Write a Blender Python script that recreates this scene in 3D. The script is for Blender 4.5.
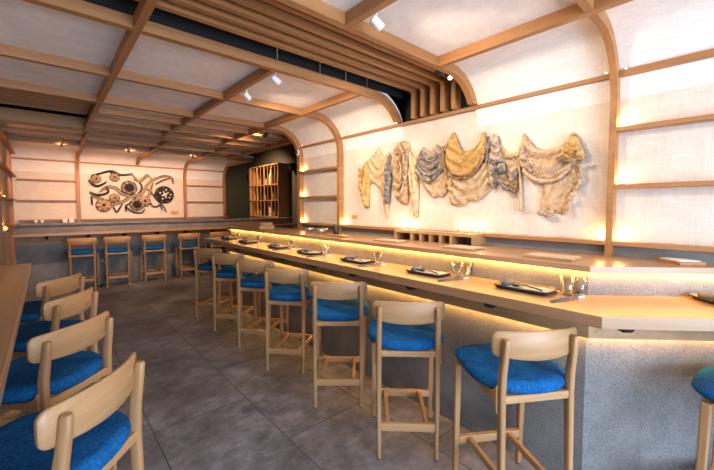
import bpy, bmesh, math, random
from mathutils import Vector, Matrix, noise
for o in list(bpy.data.objects): bpy.data.objects.remove(o)
SC = bpy.context.scene
COL = SC.collection
rnd = random.Random(7)
R = math.radians

# ---------------------------------------------------------------- camera, sky, lights, exposure
cd = bpy.data.cameras.new('camera'); cam = bpy.data.objects.new('camera', cd); COL.objects.link(cam)
cd.sensor_fit = 'HORIZONTAL'; cd.sensor_width = 36.0; cd.lens = 36.0*351.0/714.0
cd.shift_y = -10.0/714.0; cd.clip_start = 0.02; cd.clip_end = 100
cam.location = (0, 0, 1.4); cam.rotation_euler = (R(90-3.0), 0, R(-41.5))
SC.camera = cam
SC.view_settings.view_transform = 'Standard'; SC.view_settings.look = 'None'
SC.view_settings.gamma = 1.0; SC.view_settings.use_curve_mapping = False
SC.view_settings.exposure = 1.18
SC.cycles.use_denoising = True
SC.cycles.max_bounces = 8; SC.cycles.diffuse_bounces = 5; SC.cycles.caustics_reflective = False; SC.cycles.caustics_refractive = False
SC.cycles.sample_clamp_indirect = 4.0
w = bpy.data.worlds.new('world'); SC.world = w; w.use_nodes = True
bg = w.node_tree.nodes['Background']
bg.inputs[0].default_value = (0.55, 0.72, 1.0, 1); bg.inputs[1].default_value = 0.6

def light(kind, name, loc, power, col, rot=(0, 0, 0), size=None, size_y=None, spot=None, blend=0.6, radius=0.03, target=None):
    l = bpy.data.lights.new(name, kind); l.energy = power; l.color = col
    if kind == 'AREA':
        l.shape = 'RECTANGLE'; l.size = size; l.size_y = size_y
    if kind in ('POINT', 'SPOT'): l.shadow_soft_size = radius
    if kind == 'SPOT': l.spot_size = R(spot); l.spot_blend = blend
    o = bpy.data.objects.new(name, l); COL.objects.link(o); o.location = loc
    if target is not None:
        o.rotation_euler = (Vector(target)-Vector(loc)).to_track_quat('-Z', 'Y').to_euler()
    else: o.rotation_euler = rot
    return o
WARM = (1.0, 0.62, 0.30); SOFT = (1.0, 0.80, 0.60); DAY = (0.66, 0.80, 1.0)
# daylight through the street window behind the camera
light('AREA', 'daylight', (0.9, -2.75, 1.45), 190, DAY, rot=(R(108), 0, 0), size=2.9, size_y=2.3)

# ---------------------------------------------------------------- materials
def nodes(name):
    m = bpy.data.materials.new(name); m.use_nodes = True
    nt = m.node_tree; return m, nt, nt.nodes['Principled BSDF']
def nd(nt, t, **kw):
    n = nt.nodes.new(t)
    for k, v in kw.items():
        if k.startswith('i_'): n.inputs[k[2:].replace('_', ' ')].default_value = v
        else: setattr(n, k, v)
    return n
def ramp(nt, fac, stops):
    r = nt.nodes.new('ShaderNodeValToRGB'); nt.links.new(fac, r.inputs[0])
    e = r.color_ramp.elements
    while len(e) < len(stops): e.new(0.5)
    for i, (p, c) in enumerate(stops):
        e[i].position = p; e[i].color = (*c, 1)
    return r
def coords(nt, scale=(1, 1, 1), kind='Object', rot=(0, 0, 0)):
    tc = nt.nodes.new('ShaderNodeTexCoord'); mp = nt.nodes.new('ShaderNodeMapping')
    mp.inputs['Scale'].default_value = scale; mp.inputs['Rotation'].default_value = rot
    nt.links.new(tc.outputs[kind], mp.inputs[0]); return mp.outputs[0]
def bump(nt, b, h, s=0.2, d=0.01):
    n = nt.nodes.new('ShaderNodeBump'); n.inputs['Strength'].default_value = s; n.inputs['Distance'].default_value = d
    nt.links.new(h, n.inputs['Height']); nt.links.new(n.outputs[0], b.inputs['Normal'])
def flat(name, col, rough=0.5, metal=0.0, spec=None):
    m, nt, b = nodes(name); b.inputs['Base Color'].default_value = (*col, 1)
    n = nd(nt, 'ShaderNodeTexNoise', i_Scale=60.0, i_Detail=2.0); nt.links.new(coords(nt), n.inputs['Vector'])
    r = ramp(nt, n.outputs[0], [(0.3, tuple(c*0.92 for c in col)), (0.7, tuple(min(1, c*1.06) for c in col))])
    nt.links.new(r.outputs[0], b.inputs['Base Color'])
    b.inputs['Roughness'].default_value = rough; b.inputs['Metallic'].default_value = metal
    return m
def wood(name, dark, lightc, axis='x', rough=0.45, grain=1.0):
    m, nt, b = nodes(name)
    s = {'x': (1.2, 26, 26), 'y': (26, 1.2, 26), 'z': (26, 26, 1.2)}[axis]
    v = coords(nt, tuple(a*grain for a in s))
    n1 = nd(nt, 'ShaderNodeTexNoise', i_Scale=1.0, i_Detail=5.0, i_Roughness=0.6, i_Distortion=0.6); nt.links.new(v, n1.inputs['Vector'])
    s2 = {'x': (0.5, 5, 5), 'y': (5, 0.5, 5), 'z': (5, 5, 0.5)}[axis]
    n2 = nd(nt, 'ShaderNodeTexNoise', i_Scale=1.0, i_Detail=2.0); nt.links.new(coords(nt, s2), n2.inputs['Vector'])
    mx = nd(nt, 'ShaderNodeMath', operation='MULTIPLY_ADD'); mx.inputs[1].default_value = 0.55
    nt.links.new(n1.outputs[0], mx.inputs[0])
    m2 = nd(nt, 'ShaderNodeMath', operation='MULTIPLY'); m2.inputs[1].default_value = 0.45
    nt.links.new(n2.outputs[0], m2.inputs[0]); nt.links.new(m2.outputs[0], mx.inputs[2])
    r = ramp(nt, mx.outputs[0], [(0.36, dark), (0.62, lightc)])
    nt.links.new(r.outputs[0], b.inputs['Base Color']); b.inputs['Roughness'].default_value = rough
    bump(nt, b, n1.outputs[0], 0.08, 0.003)
    return m
M = {}
OD, OL = (0.33, 0.175, 0.075), (0.48, 0.28, 0.132)
for a in 'xyz': M['oak_'+a] = wood('oak_'+a, OD, OL, a)
CD, CL = (0.28, 0.118, 0.036), (0.43, 0.20, 0.072)
for a in 'xyz': M['cwood_'+a] = wood('ceiling_oak_'+a, CD, CL, a, 0.5)
M['top_y'] = wood('counter_oak_y', (0.27, 0.145, 0.070), (0.41, 0.235, 0.125), 'y', 0.32, 0.8)
M['top_x'] = wood('counter_oak_x', (0.27, 0.145, 0.070), (0.41, 0.235, 0.125), 'x', 0.32, 0.8)
def plaster(name, a, bcol, weave=420):
    m, nt, b = nodes(name)
    n = nd(nt, 'ShaderNodeTexNoise', i_Scale=7.0, i_Detail=6.0, i_Roughness=0.65); nt.links.new(coords(nt, (1, 1, 1)), n.inputs['Vector'])
    n2 = nd(nt, 'ShaderNodeTexNoise', i_Scale=1.0, i_Detail=2.0); nt.links.new(coords(nt, (12, 12, 160)), n2.inputs['Vector'])
    n3 = nd(nt, 'ShaderNodeTexNoise', i_Scale=1.0, i_Detail=2.0); nt.links.new(coords(nt, (160, 160, 12)), n3.inputs['Vector'])
    ad = nd(nt, 'ShaderNodeMath', operation='ADD'); nt.links.new(n2.outputs[0], ad.inputs[0]); nt.links.new(n3.outputs[0], ad.inputs[1])
    ad2 = nd(nt, 'ShaderNodeMath', operation='ADD'); nt.links.new(ad.outputs[0], ad2.inputs[0]); nt.links.new(n.outputs[0], ad2.inputs[1])
    dv = nd(nt, 'ShaderNodeMath', operation='DIVIDE'); dv.inputs[1].default_value = 3.0; nt.links.new(ad2.outputs[0], dv.inputs[0])
    r = ramp(nt, dv.outputs[0], [(0.38, a), (0.6, bcol)]); nt.links.new(r.outputs[0], b.inputs['Base Color'])
    b.inputs['Roughness'].default_value = 0.85; bump(nt, b, ad.outputs[0], 0.12, 0.002)
    return m
M['linen'] = plaster('linen_wallcovering', (0.62, 0.54, 0.465), (0.75, 0.665, 0.58))
M['ceil'] = plaster('ceiling_plaster', (0.74, 0.69, 0.65), (0.88, 0.83, 0.79))  # lighter than the wall linen; missing bounce light is put into this colour
M['void'] = flat('matt_black', (0.005, 0.005, 0.006), 0.9)
M['alcove'] = flat('dark_charcoal_paint', (0.085, 0.082, 0.080), 0.6)
M['green'] = flat('dark_green_paint', (0.026, 0.036, 0.030), 0.5)
M['greywall'] = flat('grey_paint', (0.22, 0.21, 0.20), 0.7)
def concrete():
    m, nt, b = nodes('speckled_concrete'); v = coords(nt)
    n = nd(nt, 'ShaderNodeTexNoise', i_Scale=3.0, i_Detail=8.0, i_Roughness=0.7); nt.links.new(v, n.inputs['Vector'])
    n2 = nd(nt, 'ShaderNodeTexNoise', i_Scale=150.0, i_Detail=3.0); nt.links.new(v, n2.inputs['Vector'])
    ad = nd(nt, 'ShaderNodeMath', operation='ADD'); nt.links.new(n.outputs[0], ad.inputs[0]); nt.links.new(n2.outputs[0], ad.inputs[1])
    r = ramp(nt, ad.outputs[0], [(0.0, (0, 0, 0)), (1.0, (1, 1, 1))])
    hv = nd(nt, 'ShaderNodeMath', operation='MULTIPLY'); hv.inputs[1].default_value = 0.5; nt.links.new(ad.outputs[0], hv.inputs[0])
    r = ramp(nt, hv.outputs[0], [(0.36, (0.105, 0.108, 0.113)), (0.50, (0.180, 0.183, 0.186)), (0.66, (0.285, 0.286, 0.285))])
    vo = nd(nt, 'ShaderNodeTexVoronoi', i_Scale=38.0); nt.links.new(v, vo.inputs['Vector'])
    r2 = ramp(nt, vo.outputs['Distance'], [(0.07, (0.15, 0.15, 0.15)), (0.15, (1, 1, 1))])
    mx = nd(nt, 'ShaderNodeMixRGB', blend_type='MULTIPLY'); mx.inputs[0].default_value = 0.75
    nt.links.new(r.outputs[0], mx.inputs[1]); nt.links.new(r2.outputs[0], mx.inputs[2])
    nt.links.new(mx.outputs[0], b.inputs['Base Color']); b.inputs['Roughness'].default_value = 0.75
    bump(nt, b, r2.outputs[0], 0.25, 0.003)
    return m
M['concrete'] = concrete()
def floor_mat():
    m, nt, b = nodes('slate_floor_tile')
    tc = nt.nodes.new('ShaderNodeTexCoord'); mp = nt.nodes.new('ShaderNodeMapping')
    mp.inputs['Rotation'].default_value = (0, 0, R(-90)); mp.inputs['Location'].default_value = (-1.81, 1.05, 0)
    nt.links.new(tc.outputs['Object'], mp.inputs[0])
    br = nt.nodes.new('ShaderNodeTexBrick'); br.offset = 0.5
    br.inputs['Scale'].default_value = 1.0; br.inputs['Brick Width'].default_value = 1.2; br.inputs['Row Height'].default_value = 0.6
    br.inputs['Mortar Size'].default_value = 0.004; br.inputs['Mortar Smooth'].default_value = 0.3; br.inputs['Bias'].default_value = 0.0
    br.inputs['Color1'].default_value = (0.0, 0, 0, 1); br.inputs['Color2'].default_value = (1, 1, 1, 1); br.inputs['Mortar'].default_value = (0.5, 0.5, 0.5, 1)
    nt.links.new(mp.outputs[0], br.inputs['Vector'])
    v = coords(nt)
    n = nd(nt, 'ShaderNodeTexNoise', i_Scale=2.2, i_Detail=9.0, i_Roughness=0.62, i_Distortion=0.2); nt.links.new(v, n.inputs['Vector'])
    n2 = nd(nt, 'ShaderNodeTexNoise', i_Scale=9.0, i_Detail=8.0, i_Roughness=0.7); nt.links.new(coords(nt, (1, 1.2, 1)), n2.inputs['Vector'])
    a1 = nd(nt, 'ShaderNodeMath', operation='MULTIPLY_ADD'); a1.inputs[1].default_value = 0.5; nt.links.new(n.outputs[0], a1.inputs[0])
    a2 = nd(nt, 'ShaderNodeMath', operation='MULTIPLY_ADD'); a2.inputs[1].default_value = 0.45; nt.links.new(n2.outputs[0], a2.inputs[0])
    a3 = nd(nt, 'ShaderNodeMath', operation='MULTIPLY'); a3.inputs[1].default_value = 0.06; nt.links.new(br.outputs['Color'], a3.inputs[0])
    nt.links.new(a3.outputs[0], a2.inputs[2]); nt.links.new(a2.outputs[0], a1.inputs[2])
    r = ramp(nt, a1.outputs[0], [(0.36, (0.062, 0.058, 0.062)), (0.48, (0.152, 0.147, 0.158)), (0.61, (0.285, 0.283, 0.312))])
    mx = nd(nt, 'ShaderNodeMixRGB', blend_type='MIX'); nt.links.new(br.outputs['Fac'], mx.inputs[0])
    nt.links.new(r.outputs[0], mx.inputs[1]); mx.inputs[2].default_value = (0.055, 0.052, 0.052, 1)
    nt.links.new(mx.outputs[0], b.inputs['Base Color'])
    rr = ramp(nt, n2.outputs[0], [(0.3, (0.42, 0.42, 0.42)), (0.7, (0.62, 0.62, 0.62))]); nt.links.new(rr.outputs[0], b.inputs['Roughness'])
    bump(nt, b, a1.outputs[0], 0.25, 0.008)
    return m
M['floor'] = floor_mat()
def fabric(name, a, bcol):
    m, nt, b = nodes(name)
    n = nd(nt, 'ShaderNodeTexNoise', i_Scale=110.0, i_Detail=4.0, i_Roughness=0.7); nt.links.new(coords(nt), n.inputs['Vector'])
    n2 = nd(nt, 'ShaderNodeTexNoise', i_Scale=14.0, i_Detail=3.0); nt.links.new(coords(nt), n2.inputs['Vector'])
    ad = nd(nt, 'ShaderNodeMath', operation='MULTIPLY_ADD'); ad.inputs[1].default_value = 0.7; nt.links.new(n.outputs[0], ad.inputs[0])
    m2 = nd(nt, 'ShaderNodeMath', operation='MULTIPLY'); m2.inputs[1].default_value = 0.3; nt.links.new(n2.outputs[0], m2.inputs[0]); nt.links.new(m2.outputs[0], ad.inputs[2])
    r = ramp(nt, ad.outputs[0], [(0.36, a), (0.62, bcol)]); nt.links.new(r.outputs[0], b.inputs['Base Color'])
    b.inputs['Roughness'].default_value = 0.95; b.inputs['Specular IOR Level'].default_value = 0.15; bump(nt, b, n.outputs[0], 0.35, 0.003)
    return m
M['blue'] = fabric('blue_felt', (0.002, 0.037, 0.140), (0.010, 0.140, 0.39))
M['napkin'] = fabric('grey_linen_napkin', (0.24, 0.24, 0.27), (0.38, 0.38, 0.41))
M['towel'] = fabric('rolled_towel', (0.08, 0.085, 0.10), (0.16, 0.165, 0.185))
M['plate'] = flat('dark_stoneware', (0.035, 0.03, 0.03), 0.35)
M['black'] = flat('black_metal', (0.015, 0.015, 0.015), 0.45)
M['white'] = flat('white_enamel', (0.80, 0.80, 0.78), 0.4)
M['paper'] = flat('white_paper', (0.74, 0.70, 0.64), 0.6)
M['menu'] = flat('pale_menu_paper', (0.50, 0.38, 0.27), 0.6)
M['steel'] = flat('polished_steel', (0.70, 0.70, 0.70), 0.18, 1.0)
M['darkwood'] = wood('dark_spoon_wood', (0.03, 0.015, 0.01), (0.08, 0.04, 0.025), 'y', 0.4)
M['red'] = flat('red_lacquer', (0.40, 0.02, 0.015), 0.35)
M['brass'] = flat('pale_wood_plaque', (0.55, 0.33, 0.14), 0.5)
def glassm():
    m, nt, b = nodes('clear_glass'); b.inputs['Transmission Weight'].default_value = 1.0
    b.inputs['Roughness'].default_value = 0.02; b.inputs['IOR'].default_value = 1.45; b.inputs['Base Color'].default_value = (0.97, 0.98, 0.98, 1); return m
M['glass'] = glassm()
m, nt, b = nodes('bottle_glass'); b.inputs['Base Color'].default_value = (0.02, 0.05, 0.03, 1); b.inputs['Roughness'].default_value = 0.1; M['bottle'] = m
def thin_glass(name, tint, refl):
    m, nt, b = nodes(name); out = nt.nodes['Material Output']
    tr = nt.nodes.new('ShaderNodeBsdfTransparent'); tr.inputs[0].default_value = (*tint, 1)
    gl = nt.nodes.new('ShaderNodeBsdfGlossy'); gl.inputs['Roughness'].default_value = 0.03
    fr = nt.nodes.new('ShaderNodeLayerWeight'); fr.inputs[0].default_value = 0.5
    rp = ramp(nt, fr.outputs['Facing'], [(0.4, (0.09, 0.09, 0.09)), (0.99, (refl, refl, refl))])
    mx = nt.nodes.new('ShaderNodeMixShader'); nt.links.new(rp.outputs[0], mx.inputs[0])
    nt.links.new(tr.outputs[0], mx.inputs[1]); nt.links.new(gl.outputs[0], mx.inputs[2]); nt.links.new(mx.outputs[0], out.inputs['Surface']); return m
M['pane'] = thin_glass('window_glass', (0.97, 0.98, 0.98), 0.15)
M['glass'] = thin_glass('tumbler_glass', (0.90, 0.92, 0.93), 0.6)
def emis(name, col, s):
    m, nt, b = nodes(name); b.inputs['Base Color'].default_value = (*col, 1)
    b.inputs['Emission Color'].default_value = (*col, 1); b.inputs['Emission Strength'].default_value = s; return m
M['led'] = emis('led_strip', (1.0, 0.50, 0.11), 21.0)
M['led_dim'] = emis('led_strip_dim', (1.0, 0.70, 0.36), 0.5)
M['led_cab'] = emis('cabinet_led', (1.0, 0.58, 0.22), 14.0)
M['lamp'] = emis('warm_lamp', (1.0, 0.60, 0.22), 40.0)
M['lamp_dim'] = emis('amber_lamp', (1.0, 0.45, 0.08), 7.0)
M['lens'] = emis('spot_lens', (1.0, 0.86, 0.66), 6.0)
def crochet(name, a, bcol, hole, sc=90.0, rows=0.0, holes=0.5):
    m, nt, b = nodes(name); v = coords(nt)
    n = nd(nt, 'ShaderNodeTexNoise', i_Scale=26.0, i_Detail=6.0, i_Roughness=0.7); nt.links.new(v, n.inputs['Vector'])
    r = ramp(nt, n.outputs[0], [(0.34, a), (0.62, bcol)])
    vo = nd(nt, 'ShaderNodeTexVoronoi', i_Scale=sc); nt.links.new(v, vo.inputs['Vector'])
    r2 = ramp(nt, vo.outputs['Distance'], [(0.16, hole), (0.42, (1, 1, 1))])
    n3 = nd(nt, 'ShaderNodeTexNoise', i_Scale=9.0, i_Detail=2.0); nt.links.new(v, n3.inputs['Vector'])
    r3 = ramp(nt, n3.outputs[0], [(0.42, (0, 0, 0)), (0.6, (holes, holes, holes))])
    mx = nd(nt, 'ShaderNodeMixRGB', blend_type='MULTIPLY'); nt.links.new(r3.outputs[0], mx.inputs[0])
    nt.links.new(r.outputs[0], mx.inputs[1]); nt.links.new(r2.outputs[0], mx.inputs[2])
    nt.links.new(mx.outputs[0], b.inputs['Base Color']); b.inputs['Roughness'].default_value = 0.95
    bump(nt, b, vo.outputs['Distance'], 0.5, 0.006)
    return m
M['c_cream'] = crochet('cream_crochet', (0.40, 0.26, 0.14), (0.63, 0.46, 0.28), (0.40, 0.28, 0.18), 48, holes=0.8)
M['c_gauze'] = crochet('gauzy_cream_net', (0.44, 0.29, 0.16), (0.62, 0.45, 0.28), (0.45, 0.32, 0.22), 62, holes=1.0)
M['c_yellow'] = crochet('ochre_crochet', (0.36, 0.185, 0.045), (0.60, 0.37, 0.13), (0.20, 0.11, 0.045), 55, holes=1.0)
M['c_tan'] = crochet('tan_crochet', (0.33, 0.205, 0.115), (0.54, 0.37, 0.225), (0.28, 0.18, 0.12), 60, holes=1.0)
M['c_dark'] = crochet('charcoal_ruffle', (0.03, 0.03, 0.034), (0.30, 0.27, 0.25), (0.08, 0.08, 0.08), 60, holes=1.0)
M['c_grey'] = crochet('grey_brown_crochet', (0.22, 0.155, 0.115), (0.47, 0.355, 0.27), (0.10, 0.08, 0.065), 60, holes=1.0)
M['c_brown'] = crochet('brown_crochet', (0.14, 0.075, 0.035), (0.42, 0.25, 0.12), (0.10, 0.06, 0.04), 60, holes=1.0)
M['c_ink'] = flat('ink_black_fibre', (0.03, 0.026, 0.024), 0.9)
M['c_fib'] = crochet('tan_fibre', (0.26, 0.165, 0.09), (0.46, 0.32, 0.19), (0.2, 0.15, 0.1), 60, holes=0.9)
M['c_white'] = flat('white_bead', (0.75, 0.70, 0.62), 0.7)

# ---------------------------------------------------------------- mesh helpers
class MB:
    def __init__(s): s.bm = bmesh.new()
    def _add(s, vs, fs, bev=0.0, seg=1, smooth=False):
        t = bmesh.new(); bv = [t.verts.new(v) for v in vs]
        for f in fs:
            try: t.faces.new([bv[i] for i in f])
            except ValueError: pass
        bmesh.ops.recalc_face_normals(t, faces=t.faces)
        if bev > 0:
            es = [e for e in t.edges if len(e.link_faces) == 2 and e.calc_face_angle(0) > 0.6]
            bmesh.ops.bevel(t, geom=es, offset=bev, segments=seg, affect='EDGES', profile=0.5)
        for f in t.faces: f.smooth = smooth
        me = bpy.data.meshes.new('t'); t.to_mesh(me); t.free(); s.bm.from_mesh(me); bpy.data.meshes.remove(me); return s
    def box(s, x0, x1, y0, y1, z0, z1, bev=0.002, seg=1):
        v = [(x0,y0,z0),(x1,y0,z0),(x1,y1,z0),(x0,y1,z0),(x0,y0,z1),(x1,y0,z1),(x1,y1,z1),(x0,y1,z1)]
        return s._add(v, [(0,3,2,1),(4,5,6,7),(0,1,5,4),(1,2,6,5),(2,3,7,6),(3,0,4,7)], bev, seg)
    def prism(s, pts, a, b, plane='xy', bev=0.0, seg=1, smooth=False):
        def p(u, v, w): return {'xy': (u, v, w), 'xz': (u, w, v), 'yz': (w, u, v)}[plane]
        n = len(pts); vs = [p(u, v, a) for u, v in pts]+[p(u, v, b) for u, v in pts]
        fs = [tuple(range(n))[::-1], tuple(range(n, 2*n))]+[(i, (i+1) % n, n+(i+1) % n, n+i) for i in range(n)]
        return s._add(vs, fs, bev, seg, smooth)
    def bar(s, p0, p1, w0, h0, w1=None, h1=None, up=(0, 0, 1), bev=0.003, seg=1):
        p0, p1 = Vector(p0), Vector(p1); d = (p1-p0).normalized(); u = Vector(up)
        if abs(d.dot(u)) > 0.98: u = Vector((0, 1, 0))
        r = d.cross(u).normalized(); u = r.cross(d); w1 = w1 or w0; h1 = h1 or h0
        vs = [p0+r*a*w0/2+u*c*h0/2 for a, c in ((-1,-1),(1,-1),(1,1),(-1,1))]+[p1+r*a*w1/2+u*c*h1/2 for a, c in ((-1,-1),(1,-1),(1,1),(-1,1))]
        return s._add(vs, [(0,3,2,1),(4,5,6,7),(0,1,5,4),(1,2,6,5),(2,3,7,6),(3,0,4,7)], bev, seg)
    def tube(s, pts, rad, n=8, closed=False, cap=True):
        pts = [Vector(p) for p in pts]; N = len(pts); rings = []; prev = None
        rr = rad if isinstance(rad, (list, tuple)) else [rad]*N
        for i, p in enumerate(pts):
            a = pts[(i-1) % N] if closed else pts[max(i-1, 0)]; c = pts[(i+1) % N] if closed else pts[min(i+1, N-1)]
            d = (c-a).normalized() if (c-a).length > 1e-9 else Vector((0, 0, 1))
            if prev is None: u = Vector((0, 0, 1)) if abs(d.z) < 0.9 else Vector((0, 1, 0))
            else: u = prev
            r = d.cross(u)
            if r.length < 1e-6: r = d.orthogonal()
            r.normalize(); u = r.cross(d).normalized(); prev = u
            rings.append([p+(r*math.cos(t)+u*math.sin(t))*rr[i] for t in [2*math.pi*k/n for k in range(n)]])
        vs = [v for g in rings for v in g]; fs = []
        for i in range(N if closed else N-1):
            j = (i+1) % N
            for k in range(n): fs.append((i*n+k, i*n+(k+1) % n, j*n+(k+1) % n, j*n+k))
        if cap and not closed: fs += [tuple(range(n))[::-1], tuple(range((N-1)*n, N*n))]
        return s._add(vs, fs, smooth=True)
    def lathe(s, prof, n=20, c=(0, 0, 0), axis=None):
        vs = []; fs = []; m = len(prof)
        for r, z in prof:
            for k in range(n): vs.append((r*math.cos(2*math.pi*k/n), r*math.sin(2*math.pi*k/n), z))
        for i in range(m-1):
            for k in range(n): fs.append((i*n+k, i*n+(k+1) % n, (i+1)*n+(k+1) % n, (i+1)*n+k))
        if prof[0][0] > 1e-6: fs.append(tuple(range(n))[::-1])
        if prof[-1][0] > 1e-6: fs.append(tuple(range((m-1)*n, m*n)))
        if axis is not None:
            q = Vector((0, 0, 1)).rotation_difference(Vector(axis).normalized()); vs = [tuple(q @ Vector(v)) for v in vs]
        vs = [tuple(Vector(v)+Vector(c)) for v in vs]
        s._add(vs, fs, smooth=True); bmesh.ops.remove_doubles(s.bm, verts=s.bm.verts, dist=1e-6); bmesh.ops.dissolve_degenerate(s.bm, edges=s.bm.edges, dist=1e-6); bmesh.ops.recalc_face_normals(s.bm, faces=s.bm.faces); return s
    def grid(s, rows, smooth=True):
        n = len(rows[0]); vs = [p for r in rows for p in r]; fs = []
        for i in range(len(rows)-1):
            for k in range(n-1): fs.append((i*n+k, i*n+k+1, (i+1)*n+k+1, (i+1)*n+k))
        return s._add(vs, fs, smooth=smooth)
    def build(s, name, mat, parent=None, label=None):
        me = bpy.data.meshes.new(name); s.bm.to_mesh(me); s.bm.free()
        if mat: me.materials.append(M[mat] if isinstance(mat, str) else mat)
        o = bpy.data.objects.new(name, me); COL.objects.link(o)
        if parent: o.parent = parent
        if label: o['label'] = label
        return o
def thing(name, label, cat, loc=(0, 0, 0), rz=0.0, group=None):
    o = bpy.data.objects.new(name, None); COL.objects.link(o); o.location = loc; o.rotation_euler = (0, 0, rz)
    o['label'] = label; o['category'] = cat
    if group: o['group'] = group
    o.empty_display_size = 0.1
    return o
def tag(o, label, cat, group=None, loc=None):
    o['label'] = label; o['category'] = cat
    if group: o['group'] = group
    if loc is not None: o.location = loc
    return o
def struct(o): o['kind'] = 'structure'; return o
def dup(root, loc, rz, label, group=None):
    r = root.copy(); COL.objects.link(r); r.location = loc; r.rotation_euler = (0, 0, rz); r['label'] = label
    if group: r['group'] = group
    for ch in list(root.children):
        c = ch.copy(); COL.objects.link(c); c.parent = r
        for g in list(ch.children):
            d = g.copy(); COL.objects.link(d); d.parent = c
    return r
def arc(cx, cz, r, a0, a1, n=10):
    return [(cx+r*math.cos(R(a0+(a1-a0)*i/n)), cz+r*math.sin(R(a0+(a1-a0)*i/n))) for i in range(n+1)]

# ---------------------------------------------------------------- the room shell
ROWS = {'P': 0.54, 'B': 1.40, 'A': 2.135, 'C': 3.0, 'E': 3.80}
WX, LX, TZ = 2.44, -0.63, 2.36
struct(MB().box(-0.75, 5.0, -2.6, 10.7, -0.08, 0.0, 0).build('floor', 'floor'))
mb = MB().box(WX, WX+0.06, -2.4, 3.86, 0, 2.0, 0); mb.box(WX, WX+0.06, 1.40, 2.135, 2.0, 2.13, 0)
struct(mb.build('wall_right', 'linen'))
struct(MB().box(LX-0.06, LX, -2.4, 8.2, 0, 2.0, 0).build('wall_left', 'linen'))
struct(MB().box(LX, 3.14, 8.2, 8.28, 0, 2.0, 0).build('wall_back', 'linen'))
mb = MB().box(LX, -0.35, -2.5, -2.4, 0, 3.1, 0); mb.box(2.2, WX, -2.5, -2.4, 0, 3.1, 0)
mb.box(-0.35, 2.2, -2.5, -2.4, 0, 0.35, 0); mb.box(-0.35, 2.2, -2.5, -2.4, 2.34, 3.1, 0)
struct(mb.build('wall_front', 'greywall'))
wf = MB()
for x in (-0.35, 0.50, 1.35, 2.16): wf.box(x, x+0.04, -2.48, -2.42, 0.35, 2.34, 0)
wf.box(-0.35, 2.2, -2.48, -2.42, 0.35, 0.39, 0); wf.box(-0.35, 2.2, -2.48, -2.42, 2.30, 2.34, 0)
win = struct(wf.build('window_1', 'black'))
MB().box(-0.33, 2.18, -2.455, -2.449, 0.37, 2.32, 0).build('pane', 'pane', win)
# coved plaster ceiling: one curved sheet per bay, the slatted bay left open to the dark void
def cove_profile():
    inn = arc(2.08, 2.0, 0.36, 0, 90, 12)+arc(-0.27, 2.0, 0.36, 90, 180, 12)
    out = arc(2.08, 2.0, 0.40, 0, 90, 12)+arc(-0.27, 2.0, 0.40, 90, 180, 12)
    return inn+out[::-1]
mb = MB()
for a, c in ((-2.4, 0.54), (0.54, 1.40), (2.135, 3.0), (3.0, 3.80)): mb.prism(cove_profile(), a, c, 'xz', smooth=True)
mb.box(0.38, 2.62, 3.80, 5.25, TZ, TZ+0.04, 0); mb.box(LX, 2.62, 5.34, 6.65, TZ, TZ+0.04, 0)
mb.prism([(6.65, 2.36)]+arc(7.84, 2.0, 0.36, 90, 0, 12)+arc(7.84, 2.0, 0.40, 0, 90, 12)+[(6.65, 2.40)], LX, 3.14, 'yz')
bm_ = mb.bm
for f in bm_.faces:
    f.smooth = False
for e in bm_.edges:
    if len(e.link_faces) == 2 and e.calc_face_angle(0) > 0.5: e.smooth = False
for f in bm_.faces: f.smooth = True
ce = struct(mb.build('ceiling', 'ceil'))
mb = MB()
mb.box(LX-0.1, 5.0, -2.6, 10.7, 3.10, 3.15, 0)                      # dark structural soffit above everything
mb.box(WX+0.06, WX+0.12, -2.6, 3.86, 2.0, 3.1, 0); mb.box(WX+0.0, WX+0.06, 1.42, 2.11, 2.15, 3.1, 0)
mb.box(LX-0.12, LX-0.06, -2.6, 8.3, 2.0, 3.1, 0); mb.box(LX-0.06, LX, 1.42, 2.11, 2.15, 3.1, 0)
mb.box(LX-0.06, WX+0.06, 1.385, 1.405, 2.37, 3.1, 0); mb.box(LX-0.06, WX+0.06, 2.13, 2.15, 2.37, 3.1, 0)
mb.box(LX, 3.14, 8.25, 8.3, 2.0, 3.1, 0)
struct(mb.build('ceiling_void', 'void'))
mb = MB().box(4.9, 5.0, 3.86, 10.7, 0, 3.1, 0); mb.box(WX, 4.9, 3.86, 3.92, 0, 3.1, 0)
struct(mb.build('wall_alcove', 'alcove'))
struct(MB().box(3.0, 4.9, 10.6, 10.7, 0, 3.1, 0).build('wall_far', 'green'))
struct(MB().box(3.08, 3.14, 8.28, 10.6, 0, 3.1, 0).build('wall_passage', 'green'))
struct(MB().box(2.425, WX, -2.4, 3.86, 0.0, 1.19, 0).build('baseboard_right', 'greywall'))

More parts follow.
